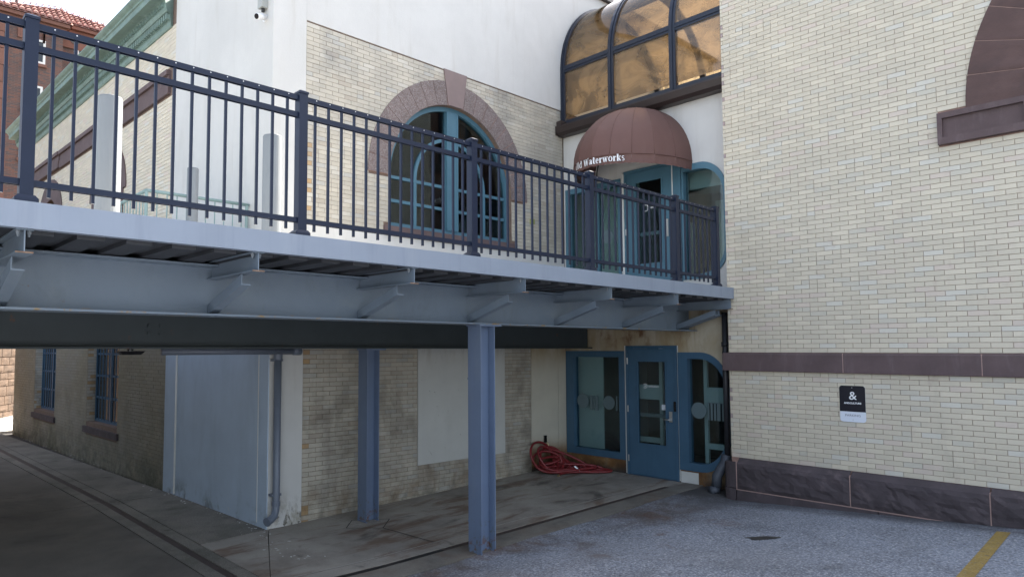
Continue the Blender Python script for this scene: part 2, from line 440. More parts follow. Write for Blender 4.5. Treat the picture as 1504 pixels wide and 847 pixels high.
def brick_shape(mb, mp, u0, u1, z0, z1, dback, dfront, tint, ch=.002):
    a = [mp(u0, z0, dback), mp(u1, z0, dback), mp(u1, z1, dback), mp(u0, z1, dback)]
    b = [mp(u0, z0, dfront - ch), mp(u1, z0, dfront - ch), mp(u1, z1, dfront - ch), mp(u0, z1, dfront - ch)]
    c = [mp(u0 + ch, z0 + ch, dfront), mp(u1 - ch, z0 + ch, dfront), mp(u1 - ch, z1 - ch, dfront), mp(u0 + ch, z1 - ch, dfront)]
    fs = [(8, 9, 10, 11)]
    for i in range(4):
        j = (i + 1) % 4
        fs += [(i, j, 4 + j, 4 + i), (4 + i, 4 + j, 8 + j, 8 + i)]
    mb.add(a + b + c, fs, tint)

def lay_bricks(mp, bricks, parent, mobj, mgeo, n_single, rg, front=.006, back=-.02, fade=lambda u, z: 0, odd=None):
    """the N_SINGLE bricks that show largest are parts of their own; the rest is one part"""
    sized = []
    for b in bricks:
        um, zm = (b[0] + b[1]) / 2, (b[2] + b[3]) / 2
        c = px(mp(um, zm, 0))
        area = 0
        if c[2] > .5 and 8 < c[0] < 1496 and 6 < c[1] < 841 and not fade(um, zm):
            p0, p1, p2 = px(mp(b[0], zm, 0)), px(mp(b[1], zm, 0)), (px(mp(um, b[2], 0)), px(mp(um, b[3], 0)))
            area = abs(p1[0] - p0[0]) * abs(p2[0][1] - p2[1][1])
        sized.append((area, b))
    sized.sort(key=lambda q: -q[0])
    cache, rest = {}, MB()
    for i, (a, b) in enumerate(sized):
        tint, dj = rg.random() * .94, rg.uniform(-.0014, .0016)
        if odd and odd(b) and rg.random() < .22: tint = .98
        if i < n_single and a > 40:
            key = (round(b[1] - b[0], 3), round(b[3] - b[2], 3))
            c = mp((b[0] + b[1]) / 2, (b[2] + b[3]) / 2, 0)
            if key not in cache:
                mb = MB()
                brick_shape(mb, mp, b[0], b[1], b[2], b[3], back, front, 0)
                cache[key] = mb.mesh('brick', mobj, centre=c)[0]
            o = link('brick', cache[key], c + (mp(0, 0, dj) - mp(0, 0, 0)), parent)
            o['tint'] = tint
        else:
            brick_shape(rest, mp, *b, back, front + dj, tint)
    if rest.f:
        me, c = rest.mesh('brickwork', mgeo, tints=True)
        link('brickwork', me, c, parent, 'stuff')

def circle_hole(cu, cz, r, zmin):
    def h(za, zb):
        if zb < zmin: return []
        z = max(za, zmin) - cz
        z = min(abs(za - cz), abs(zb - cz)) if za > cz else 0
        if z >= r: return []
        q = math.sqrt(r * r - z * z)
        return [(cu - q, cu + q)]
    return h
def rect_hole(u0, u1, z0, z1): return lambda za, zb: [(u0, u1)] if zb > z0 and za < z1 else []
def holes_of(*hs): return lambda za, zb: [q for h in hs for q in h(za, zb)]

def rock_face(mb, mp, u0, u1, z0, z1, d0, d1, rg, amp=.03, nu=14, nz=5, top=None):
    """a rock-faced stone: rough front grid, smooth margins"""
    pts = []
    H_ = [[rg.uniform(-.4, 1) for _ in range(nu + 1)] for _ in range(nz + 1)]
    for j in range(nz + 1):
        row = []
        for i in range(nu + 1):
            e = (0 < i < nu) and (0 < j < nz)
            d = d1 + ((H_[j][i] * .5 + (H_[j][i - 1] + H_[j][i + 1] + H_[j - 1][i] + H_[j + 1][i]) * .125) * amp if e else -.004)
            row.append(mp(u0 + (u1 - u0) * (i + (rg.uniform(-.2, .2) if e else 0)) / nu, z0 + (z1 - z0) * (j + (rg.uniform(-.2, .2) if e else 0)) / nz, d))
        pts.append(row)
    mb.grid(pts)
    for a, b in (((u0, z0), (u1, z0)), ((u1, z0), (u1, z1)), ((u1, z1), (u0, z1)), ((u0, z1), (u0, z0))):
        mb.add([mp(*a, d0), mp(*b, d0), mp(*b, d1 - .004), mp(*a, d1 - .004)], [(0, 1, 2, 3)])

def voussoir(mb, mp, cu, cz, r0, r1, a0, a1, d0, d1, rg=None, amp=0, n=3, m=4):
    pts = []
    for j in range(m + 1):
        row = []
        for i in range(n + 1):
            a, r = R(a0 + (a1 - a0) * i / n), r0 + (r1 - r0) * j / m
            e = 0 < i < n and 0 < j < m
            row.append(mp(cu + r * math.cos(a), cz + r * math.sin(a), d1 + (rg.uniform(-.3, 1) * amp if e and rg else 0)))
        pts.append(row)
    mb.grid(pts)
    rim = [(a0 + (a1 - a0) * i / n, r1) for i in range(n + 1)] + [(a1 + (a0 - a1) * i / n, r0) for i in range(n + 1)]
    k = len(rim)
    P = [(cu + r * math.cos(R(a)), cz + r * math.sin(R(a))) for a, r in rim]
    mb.add([mp(*p, d1) for p in P] + [mp(*p, d0) for p in P], [(i, (i + 1) % k, (i + 1) % k + k, i + k) for i in range(k)])

# text -> mesh, mapped through a function of (x, y)
def text_mesh(txt, size, mapper, name, m, parent, align='CENTER', bold=0.0, depth=.002, sx=1.0, kind=None):
    cu = bpy.data.curves.new('lettering', 'FONT')
    cu.body, cu.size, cu.align_x, cu.offset = txt, size, align, bold
    cu.resolution_u = 3
    o = bpy.data.objects.new('lettering_tmp', cu)
    COL.objects.link(o)
    dg = bpy.context.evaluated_depsgraph_get()
    me = bpy.data.meshes.new_from_object(o.evaluated_get(dg))
    vs = [mapper(v.co.x * sx, v.co.y, 0) for v in me.vertices]
    fs = [tuple(p.vertices) for p in me.polygons]
    mb = MB()
    mb.v, mb.f, mb.t = [tuple(v) for v in vs], fs, [0] * len(fs)
    COL.objects.unlink(o)
    bpy.data.objects.remove(o)
    me2, c = mb.mesh(name, m, recalc=False)
    return link(name, me2, c, parent, kind)

# ================================================================== THE SETTING
def sheet(name, xs, ys, dz, m):
    mb = MB()
    mb.grid([[(x, y, ground_z(x, y) + dz) for x in xs] for y in ys])
    return mb.build(name, m, None, 'structure')
def rngf(a, b, n): return [a + (b - a) * i / n for i in range(n + 1)]
sheet('ground', [-900, -300, -100, -40, -20] + rngf(-10, 30, 80) + [45, 100, 300, 900], [-900, -300, -100, -40, -20] + rngf(-10, 40, 100) + [60, 100, 300, 900], -.06, M['dirt'])
# asphalt lot: its far edge runs along the concrete strip
def edge_y(x): return 5.60 - .0215 * (x - 3.0)
mb = MB()
xs = [-900, -200, -60, -20] + rngf(-8, 10.35, 70)
rows = [[(x, y, ground_z(x, y)) for x in xs] for y in [-900, -200, -60, -20] + rngf(-6, 4.6, 50)]
rows += [[(x, 4.6 + (edge_y(x if x > -8 else -8) - 4.6) * k / 8 + (.012 * math.sin(x * 7.3) + .02 * math.sin(x * 2.1 + 1) if k == 8 else 0), ground_z(x, 4.6 + (edge_y(max(x, -8)) - 4.6) * k / 8)) for x in xs] for k in range(1, 9)]
mb.grid(rows)
mb.build('asphalt_lot', M['asphalt'], None, 'structure')
def slab(name, quad, m, nx=14, ny=4, dz=0.0):
    """a concrete slab between four ground corners, 8 cm thick"""
    a, b, c, d = [Vector((*q, 0)) for q in quad]
    top = []
    for j in range(ny + 1):
        v = j / ny
        top.append([(lambda p: (p.x, p.y, ground_z(p.x, p.y) + dz))(a.lerp(b, i / nx).lerp(d.lerp(c, i / nx), v)) for i in range(nx + 1)])
    mb = MB()
    mb.grid(top)
    rim = [top[0][i] for i in range(nx + 1)] + [top[j][nx] for j in range(1, ny + 1)] + [top[ny][i] for i in range(nx - 1, -1, -1)] + [top[j][0] for j in range(ny - 1, 0, -1)]
    k = len(rim)
    mb.add(rim + [(p[0], p[1], p[2] - .08) for p in rim], [(i, (i + 1) % k, (i + 1) % k + k, i + k) for i in range(k)])
    return mb.build(name, m, None, 'structure')
def yl(x): return 6.30 - .0315 * (x - 3.3)          # pale line on the apron
def yd(x): return 6.02 - .0275 * (x - 3.3)          # drain centre
slab('concrete_floor', [(5.37, yl(5.37) + .005), (10.285, yl(10.285) + .005), (10.285, 8.17), (5.10, 8.17)], M['concrete'])
slab('concrete_floor', [(3.30, yl(3.3) + .005), (5.355, yl(5.355) + .005), (5.085, 8.17), (4.23, 8.17)], M['concrete'])
slab('concrete_floor', [(3.30, yl(3.3) + .02), (3.30, yl(3.3) + .02), (4.22, 8.17), (3.30, 8.06)], M['concrete'], 2, 4)
slab('concrete_strip', [(3.30, yd(3.3) + .05), (5.37, yd(5.37) + .05), (5.37, yl(5.37) - .006), (3.30, yl(3.3) - .006)], M['concrete'])
slab('concrete_strip', [(5.382, yd(5.382) + .05), (10.285, yd(10.285) + .05), (10.285, yl(10.285) - .006), (5.382, yl(5.382) - .006)], M['concrete'])
slab('concrete_strip', [(2.6, edge_y(2.6) + .03), (10.285, edge_y(10.285) + .03), (10.285, yd(10.285) - .05), (2.6, yd(2.6) - .05)], M['concrete_wet'], dz=.002)
mb = MB()
mb.grid([[(x, yl(x) + q, ground_z(x, 7) + .004) for x in rngf(3.4, 9.6, 20)] for q in (-.006, .008)])
mb.build('pale_floor_line', M['pale_paving'], None, 'structure')
# alley: walkway, channel and floor
slab('concrete_walkway', [(3.305, 8.08), (4.20, 8.20), (4.08, 11.13), (3.305, 11.13)], M['concrete_old'], 4, 8)
slab('concrete_walkway', [(3.305, 11.15), (4.08, 11.15), (3.40, 22.6), (2.95, 22.6)], M['concrete_old'], 4, 12)
slab('concrete_strip', [(3.14, yl(3.3)), (3.29, yl(3.3)), (3.29, 11.13), (3.14, 11.13)], M['concrete_old'], 2, 8)
slab('concrete_strip', [(3.14, 11.15), (3.29, 11.15), (2.94, 22.6), (2.79, 22.6)], M['concrete_old'], 2, 12)
slab('concrete_strip', [(2.89, yl(3.1)), (3.045, yl(3.1)), (3.045, 11.13), (2.89, 11.13)], M['concrete_old'], 2, 8)
slab('concrete_strip', [(2.89, 11.15), (3.045, 11.15), (2.69, 22.6), (2.54, 22.6)], M['concrete_old'], 2, 12)
mb = MB()
mb.grid([[(x + (0 if y < 11.13 else (y - 11.13) * -.0306), y, -2.308) for x in (3.045, 3.14)] for y in (6.1, 8, 11.13, 15, 22.6)])
mb.build('channel_floor', M['rail_iron'], None, 'structure')
slab('alley_floor', [(-8, yl(3) + .02), (2.875, yl(3) + .02), (2.875, 11.13), (-8, 11.13)], M['concrete_dark'], 20, 8)
slab('alley_floor', [(-8, 11.15), (2.875, 11.15), (2.52, 22.6), (-8, 22.6)], M['concrete_dark'], 12, 8)
slab('alley_pavement', [(-14, 22.62), (9, 22.62), (9, 48), (-14, 48)], M['pale_paving'], 4, 4)
# drain grating in the slot
mb = MB()
for i in range(150):
    x = 3.4 + i * .0125
    mb.box(x, x + .006, yd(x) - .046, yd(x) + .046, ground_z(x, 6) - .03, ground_z(x, 6) - .004)
gr = mb.build('drain_grate', M['iron'])
tag(gr, 'slotted iron drain grate set along the concrete strip beside the asphalt', 'drain')
mb = MB()
mb.grid([[(x, yd(x) + q, ground_z(x, 6) - .007) for x in rngf(2.6, 9.85, 20)] for q in (-.05, .05)])
mb.build('drain_slot', M['rail_iron'], None, 'structure')
slab('concrete_strip', [(9.85, yd(9.85) - .05), (10.285, yd(10.285) - .05), (10.285, yd(10.285) + .05), (9.85, yd(9.85) + .05)], M['concrete'], 2, 2)
# column foot pad joint
mb = MB()
def gline(p, q, wd=.012, dz=.003):
    a, b = Vector((*p, 0)), Vector((*q, 0))
    n = (b - a).normalized().cross(Vector((0, 0, 1))) * wd / 2
    mb.add([(v.x, v.y, ground_z(v.x, v.y) + dz) for v in (a - n, b - n, b + n, a + n)], [(0, 1, 2, 3)])
gline((4.97, 7.50), (5.31, 7.17)); gline((5.31, 7.17), (5.63, 7.46)); gline((4.97, 7.50), (5.24, 7.77)); gline((5.24, 7.77), (5.63, 7.46)); gline((5.31, 7.17), (5.375, yl(5.37)), .018)
mb.build('floor_joint', M['dirt'], None, 'structure')
# yellow bay line
mb = MB()
d = Vector((9.618 - 7.468, 1.672 - 1.578, 0)).normalized(); nn = Vector((-d.y, d.x, 0)) * .06
p0 = Vector((5.2, 1.672 - (9.618 - 5.2) * d.y / d.x, 0)); p1 = Vector((9.62, 1.672, 0))
mb.grid([[(lambda q: (q.x, q.y, ground_z(q.x, q.y) + .004))(p0.lerp(p1, i / 24) + nn * k) for i in range(25)] for k in (-1, 1)])
mb.build('yellow_road_marking', M['yellow'], None, 'structure')
# cast iron cover in the asphalt
mb = MB()
pc = (7.84, 3.50)
ring = []
for a in [i * math.pi / 12 for i in range(24)]:
    q, v = (.17 + .04 * math.sin(3 * a + 1) + .02 * math.sin(7 * a)) * math.cos(a), (.09 + .025 * math.sin(2 * a + .5)) * math.sin(a)
    ring.append((pc[0] + q * .66 + v * .75, pc[1] - q * .75 + v * .66))
mb.add([(x, y, ground_z(x, y) + .005) for x, y in ring], [tuple(range(24))])
mb.build('asphalt_patch', M['iron'], None, 'structure')

# ================================================================== RIGHT BRICK WING
rg = random.Random(11)
wing = thing('brick_wing', 'tall cream brick building wing with brownstone base and string course, on the right', 'building', (10.2, 1.2, -2.1))
AC, AZ, AR = -.77, 2.84, 2.66
mb = MB()
archhole = [(AC + 1.72, AZ)] + arcpts(AC, AZ, 1.72, 0, 180, 24)[1:-1] + [(AC - 1.72, AZ)]
mb.plate(wr, rect(-6, 4.872, -2.7, 6.0), [archhole], -.006, -.35)
mb.box(10.36, 17, 4.5, 4.872, -2.7, 6.0)
mb.box(10.36, 17, -6, -5.7, -2.7, 6.0)
mb.box(16.7, 17, -5.69, 4.49, -2.7, 6.0)
mb.box(10.36, 16.69, -5.69, 4.49, 5.7, 5.98)
mb.build('wall', M['mortar_r'], wing)
hol = holes_of(rect_hole(AC - 2.94, AC + 2.94, 2.457, 2.843), circle_hole(AC, AZ, AR - .03, AZ))
BK = courses(-5.9, 4.872, -1.5925, -.325, .0633, .2045, None, rg=rg)
BK += courses(-5.9, 4.872, -.058, 5.95, .0625, .2045, hol, rg=rg)
lay_bricks(wr, BK, wing, M['cream_obj'], M['cream_geo'], 300, rg, odd=lambda b: b[1] > 4.85 and b[1] - b[0] < .13)
ys = [4.95, 3.312, 1.851, .39, -1.07, -2.53, -3.99, -5.5]
for a, b in zip(ys, ys[1:]):
    m2 = MB()
    m2.prism([wr(b + .005, -.322, -.02), wr(b + .005, -.322, .06), wr(b + .005, -.085, .06), wr(b + .005, -.062, .045), wr(b + .005, -.062, -.02)], (0, a - b - .01, 0))
    m2.build('string_course_stone', M['stone_smooth'], wing)
m2 = MB()
for y in ys[1:-1]: m2.mbox(wr, y - .006, y + .006, -.32, -.066, -.02, .058)
ps = [4.76, 3.269, 1.83, .39, -1.05, -2.5, -4.0, -5.6]
for y in ps[:-1]:
    m2.mbox(wr, y - .005, y + .005, -2.04, -1.64, -.02, .101)
m2.mbox(wr, -5.6, 4.80, -2.046, -2.034, -.02, .104)
m2.build('mortar_joint', M['joint'], wing)
for a, b in zip(ps, ps[1:]):
    m2 = MB()
    rock_face(m2, wr, b + .007, a - .007, -2.033, -1.665, -.02, .10, rg, .030, 22, 7)
    m2.add([wr(b + .007, -1.665, .096), wr(a - .007, -1.665, .096), wr(a - .007, -1.594, .004), wr(b + .007, -1.594, .004)], [(0, 1, 2, 3)])
    m2.build('plinth_stone', M['stone'], wing)
    m2 = MB()
    a_ = a - .007 if a > 4.7 else a - .32
    rock_face(m2, wr, b - .31, a_, -2.6, -2.047, -.02, .115, rg, .012, 14, 4)
    m2.add([wr(b - .3, -2.047, .111), wr(a_, -2.047, .111), wr(a_, -2.047, -.02), wr(b - .3, -2.047, -.02)], [(0, 1, 2, 3)])
    m2.build('base_stone', M['stone'], wing)
m2 = MB()   # rounded corner stones of the plinth
for z0, z1, ex in ((-2.6, -2.03, .02), (-2.02, -1.66, 0)):
    prof = [wr(4.767, z0, -.02), wr(4.767, z0, .10 + ex)] + [wr(4.86 + .11 * math.sin(R(a)), z0, -.01 + (.11 + ex) * math.cos(R(a))) for a in (0, 30, 60, 90)] + [wr(4.97, z0, -.2)]
    m2.prism(prof, (0, 0, z1 - z0))
m2.build('corner_stone', M['stone'], wing)
# moulded sill with sunk panels
m2 = MB()
def sillrects(): return [rect(AC + 2.13 - 1.02 * 0 + 0, AC + 2.89, 2.545, 2.775), rect(AC - 2.89, AC - 2.13, 2.545, 2.775), rect(AC - 2.03, AC + 2.03, 2.545, 2.775)]
m2.plate(wr, rect(AC - 2.94, AC + 2.94, 2.457, 2.843), sillrects(), .03, .075)
m2.mbox(wr, AC - 2.94, AC + 2.94, 2.457, 2.843, -.02, .031)
m2.build('window_sill', M['stone_smooth'], wing)
k = 21
for i in range(k):
    a0, a1 = 180 * i / k, 180 * (i + 1) / k
    m2 = MB()
    voussoir(m2, wr, AC, AZ + .004, 1.72, AR, a0 + .12, a1 - .12, -.02, .03, rg, .012, 9, 8)
    m2.build('voussoir', M['stone_arch'], wing, smooth=True)
m2 = MB()
voussoir(m2, wr, AC, AZ + .004, 1.73, AR - .006, 0, 180, -.02, .022, None, 0, 40, 1)
m2.build('arch_joint', M['joint'], wing)
m2 = MB()
fr = m2.plate(wr, archhole, [[(AC + 1.60, AZ + .1), *arcpts(AC, AZ + .1, 1.60, 4, 86, 10), (AC + .05, AZ + .1)], [(AC - .05, AZ + .1), *arcpts(AC, AZ + .1, 1.60, 94, 176, 10), (AC - 1.60, AZ + .1)]], -.28, -.2)
fr = m2.build('window_frame', M['teal'], wing)
m2 = MB(); m2.plate(wr, archhole, [], -.25, -.242); m2.build('pane', M['oldglass'], fr)

# sign
sg = thing('parking_sign', 'small black and white parking sign with rounded corners on the cream brick wall', 'sign', (9.985, 3.228, -.72))
def rr(u0, u1, z0, z1, r, n=5):
    return arcpts(u1 - r, z0 + r, r, -90, 0, n) + arcpts(u1 - r, z1 - r, r, 0, 90, n) + arcpts(u0 + r, z1 - r, r, 90, 180, n) + arcpts(u0 + r, z0 + r, r, 180, 270, n)
m2 = MB(); m2.plate(wr, rr(3.076, 3.380, -.957, -.486, .035), [], .010, .016); m2.build('plate', M['signwhite'], sg)
top = [(3.380, -.822), (3.076, -.822)] + arcpts(3.076 + .035, -.486 - .035, .035, 180, 90, 5) + arcpts(3.380 - .035, -.486 - .035, .035, 90, 0, 5)
m2 = MB(); m2.plate(wr, top, [], .0165, .0185); m2.build('upper_panel', M['signblack'], sg)
text_mesh('&', .15, lambda x, y, z: wr(3.222 - x, -.665 + y, .0195), 'ampersand', M['letter'], sg, bold=.001)
text_mesh('ANDCULTURE', .031, lambda x, y, z: wr(3.226 - x, -.722 + y, .0195), 'lettering', M['letter'], sg, bold=.0012)
text_mesh('PARKING', .042, lambda x, y, z: wr(3.228 - x, -.885 + y, .0175), 'lettering', M['grey_text'], sg, sx=1.05)
m2 = MB()
for zz in (-.512, -.928): m2.tube([wr(3.228, zz, .015), wr(3.228, zz, .022)], .006, 8)
m2.build('screw', M['chrome'], sg)

# ================================================================== MAIN BUILDING
rg = random.Random(5)
main = thing('waterworks_building', 'long pale brick building with white stucco corner block, arched window and green cornice', 'building', (4.6, 8.6, -2.3))
WX, WZ, WR_ = 7.49, 2.62, 1.35
winhole = [(WX - WR_, 1.84), (WX + WR_, 1.84), (WX + WR_, WZ)] + arcpts(WX, WZ, WR_, 0, 180, 28)[1:-1] + [(WX - WR_, WZ)]
mb = MB()
mb.plate(wf, rect(4.235, 17, -2.7, 7.2), [winhole], 0, -.35)
mb.build('wall', M['mortar_f'], main)
sidew = [(s_c, zb) for s_c in (6.6, 10.9) for zb in (0,)]
sh = []
for sc in (6.60, 10.91):
    sh.append(rect(sc - .945, sc + .945, -1.50, .55))
    sh.append([(sc - .6, 1.2), (sc + .6, 1.2), (sc + .6, 3.1)] + arcpts(sc, 3.1, .6, 0, 180, 14)[1:-1] + [(sc - .6, 3.1)])
mb = MB()
mb.plate(ws, [(.02, -2.7), (14.1, -2.7), (14.1, 6.0), (3.25, 6.0), (3.25, 7.2), (.02, 7.2)], sh, 0, -.34)
mb.build('wall', M['mortar_f'], main)
mb = MB()
q = [ws(14.1, -2.7, -.34), ws(13.8, -2.7, -.34), Vector((17, 22, -2.7)), Vector((17, 22.3, -2.7))]
mb.prism(q, (0, 0, 8.7))
mb.prism([ws(.4, 6.02, -.002), ws(14.09, 6.02, -.002), Vector((17, 22.25, 6.02)), Vector((17, 8.6, 6.02))], (0, 0, -.2))
mb.box(16.8, 17, 8.56, 22, -2.7, 5.8)
mb.prism([ws(.36, 7.19, -.01), ws(3.24, 7.19, -.01), Vector((17, 11.4, 7.19)), Vector((17, 8.54, 7.19))], (0, 0, -.2))
mb.prism([ws(3.24, 6.03, -.345), ws(2.95, 6.03, -.345), Vector((17, 11.2, 6.03)), Vector((17, 11.4, 6.03))], (0, 0, .95))
mb.build('roof', M['stucco'], main)
mb = MB()   # the dark room behind the arched window
mb.box(4.65, 11, 11.6, 11.7, .6, 4.8); mb.box(4.55, 4.64, 8.54, 11.6, .6, 4.8); mb.box(11, 11.1, 8.54, 11.6, .6, 4.8)
mb.box(4.65, 11, 8.54, 11.59, 4.8, 4.9); mb.box(4.65, 11, 8.54, 11.59, .7, .8)
mb.build('room', M['interior_dark'], main)
mb = MB()   # rooms behind the alley windows
for sc in (6.60, 10.91):
    for z0, z1 in ((-2.2, .6), (.7, 4.2)):
        mb.prism([ws(sc - 1.6, z0, -.8), ws(sc + 1.6, z0, -.8), ws(sc + 1.6, z0, -.86), ws(sc - 1.6, z0, -.86)], (0, 0, z1 - z0))
mb.build('room', M['interior_dark'], main)
# stucco skins, 14 mm proud of the brickwork
ST_D = .014
mb = MB(); mb.mbox(wf, 4.21, 4.70, -2.45, 7.2, 0, ST_D); mb.build('stucco_strip', M['stucco'], main)
mb = MB(); mb.mbox(wf, 4.702, 17, 4.55, 7.2, 0, ST_D); mb.build('stucco_panel', M['stucco'], main)
mb = MB(); mb.mbox(wf, 4.702, 10.287, .70, 1.70, 0, ST_D); mb.build('stucco_base', M['stucco'], main)
mb = MB(); mb.mbox(wf, 6.70, 8.625, -1.77, .69, 0, ST_D + .006); mb.build('stucco_panel', M['panel'], main)
mb = MB(); mb.mbox(wf, 9.32, 10.06, -2.45, .69, 0, ST_D); mb.build('stucco_panel', M['stucco_low'], main)
mb = MB(); mb.mbox(wf, 10.068, 10.287, -2.45, .69, 0, ST_D + .004); mb.build('stucco_panel', M['stucco_low'], main)
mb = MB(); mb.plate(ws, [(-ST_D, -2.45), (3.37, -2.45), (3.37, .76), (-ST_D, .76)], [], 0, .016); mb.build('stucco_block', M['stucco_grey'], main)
mb = MB(); mb.mbox(ws, -ST_D, 3.25, .762, 7.2, 0, .016); mb.build('stucco_block', M['stucco'], main)
mb = MB(); mb.tube([ws(2.88, -2.28, .03), ws(2.88, .7, .03)], .018, 8); mb.build('conduit', M['white_trim'], main)
mb = MB(); mb.mbox(ws, .225, .24, -2.25, .7, .016, .022); mb.build('corner_bead', M['white_trim'], main)
mb = MB(); mb.mbox(wf, 4.14, 17, 7.2, 7.28, -.4, .10); mb.prism([ws(-.1, 7.2, .09), ws(3.3, 7.2, .09), ws(3.3, 7.2, -.35), ws(.42, 7.2, -.35)], (0, 0, .08)); mb.build('coping', M['gutter'], main)
# bricks of the front
cut = holes_of(circle_hole(WX, WZ, 1.70, WZ), rect_hole(WX - WR_ - .004, WX + WR_ + .004, 1.7, WZ), rect_hole(WX - 1.45, WX + 1.45, 1.69, 1.845), rect_hole(WX - .2, WX + .2, 4.2, 4.6))
BF = courses(4.704, 10.285, 1.705, 4.548, .0628, .212, cut, rg=rg)
BF += courses(4.704, 9.318, -2.40, .68, .0628, .212, rect_hole(6.695, 8.63, -1.735, .7), rg=rg)
lay_bricks(wf, BF, main, M['front_obj'], M['front_geo'], 300, rg, .006, odd=lambda b: b[0] < 4.72 and b[1] - b[0] < .13)
# bricks of the alley side
hs = [rect_hole(sc - .945, sc + .945, -1.72, .55) for sc in (6.60, 10.91)]
BSl = courses(3.375, 14.1, -2.40, .74, .0640, .212, holes_of(*hs), rg=rg)
hs = [circle_hole(sc, 3.1, 1.06, 3.1) for sc in (6.60, 10.91)] + [rect_hole(sc - .6, sc + .6, 1.2, 3.1) for sc in (6.60, 10.91)]
BSu = courses(3.255, 14.1, .78, 5.54, .0640, .212, holes_of(*hs, rect_hole(3, 14.2, 4.32, 4.76)), rg=rg)
# brick jambs of the alley windows
jm = MB()
for sc in (6.60, 10.91):
    for uj, dirn in ((sc + .945, -1), (sc - .945, 1)):
        for k in range(32):
            z = -1.5 + k * .064
            for q0, q1 in ((.002, .105), (.110, .19)) if k % 2 else ((.002, .05), (.055, .155), (.16, .19)):
                jm.mbox(ws, min(uj, uj + dirn * .006), max(uj, uj + dirn * .006), z, z + .059, -q1, -q0 + .004)
                jm.t[-6:] = [rg.random()] * 6
link('brickwork', *jm.mesh('brickwork', M['front_geo'], tints=True), main, 'stuff')
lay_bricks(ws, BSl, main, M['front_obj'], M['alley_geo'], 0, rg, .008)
lay_bricks(ws, BSu, main, M['cream_obj'], M['cream_geo'], 0, rg, .008)
# arch stones and keystone
for side in (0, 1):
    for i in range(9):
        a0, a1 = 82.6 * i / 9, 82.6 * (i + 1) / 9
        if side: a0, a1 = 180 - a1, 180 - a0
        m2 = MB(); voussoir(m2, wf, WX, WZ, WR_ + .002, 1.746, a0 + .2, a1 - .2, -.02, .024, rg, .004, 5, 4)
        m2.build('voussoir', M['granite'], main)
m2 = MB(); voussoir(m2, wf, WX, WZ, WR_ + .006, 1.742, 0, 180, -.02, .016, None, 0, 40, 1); m2.build('arch_joint', M['mortar_r'], main)
m2 = MB(); m2.plate(wf, [(7.325, 3.97), (7.655, 3.97), (7.745, 4.552), (7.235, 4.552)], [], -.02, .032); m2.build('keystone', M['keystone'], main)
m2 = MB(); m2.mbox(wf, WX - 1.45, WX + 1.45, 1.702, 1.842, -.1, .045); m2.build('window_sill', M['stone_smooth'], main)
# arched window
inner = [(WX - WR_ + .075, 1.92), (WX + WR_ - .075, 1.92), (WX + WR_ - .075, WZ)] + arcpts(WX, WZ, WR_ - .075, 0, 180, 28)[1:-1] + [(WX - WR_ + .075, WZ)]
m2 = MB(); m2.plate(wf, winhole, [inner], -.15, -.07); wfr = m2.build('window_frame', M['teal'], main)
m2 = MB(); m2.mbox(wf, WX - .115, WX + .115, 1.9205, WZ + WR_ - .08, -.155, -.055); m2.build('mullion', M['teal'], wfr)
m2 = MB(); m2.mbox(wf, WX - .125, WX - .085, 1.9215, WZ + WR_ - .085, -.157, -.05); m2.mbox(wf, WX + .085, WX + .125, 1.9215, WZ + WR_ - .085, -.157, -.05); m2.build('mullion_bead', M['teal'], wfr)
for sgn in (-1, 1):
    a = sorted((WX + sgn * .127, WX + sgn * (WR_ - .085)))
    for z in (2.63, 2.265):
        m2 = MB(); m2.mbox(wf, a[0], a[1], z - .024, z + .024, -.145, -.095); m2.build('transom', M['teal'], wfr)
    arc = arcpts(WX, 2.66, .79, 4 if sgn > 0 else 99, 81 if sgn > 0 else 176, 14)
    arci = arcpts(WX, 2.66, .735, 4 if sgn > 0 else 99, 81 if sgn > 0 else 176, 14)
    m2 = MB(); m2.plate(wf, arc + arci[::-1], [], -.143, -.093)
    u = WX + sgn * .7625
    m2.mbox(wf, u - .0275, u + .0275, 1.9215, 2.715, -.1435, -.0925)
    m2.build('glazing_bar', M['teal'], wfr)
    half = [p for p in ([(WX, 1.9), (WX + sgn * 1.29, 1.9), (WX + sgn * 1.29, WZ)] + [(WX + sgn * 1.29 * math.cos(R(t)), WZ + 1.29 * math.sin(R(t))) for t in range(6, 90, 6)] + [(WX, WZ + 1.29)])]
    m2 = MB(); m2.plate(wf, half, [], -.126, -.12); m2.build('pane', M['glass'], wfr)
m2 = MB(); m2.mbox(wf, 9.32, 9.41, 2.25, 2.34, .006, .05); ob = m2.build('junction_box', M['yellowbox']); tag(ob, 'tiny yellow green electrical box on pale brick right of the arched window', 'electrical box')
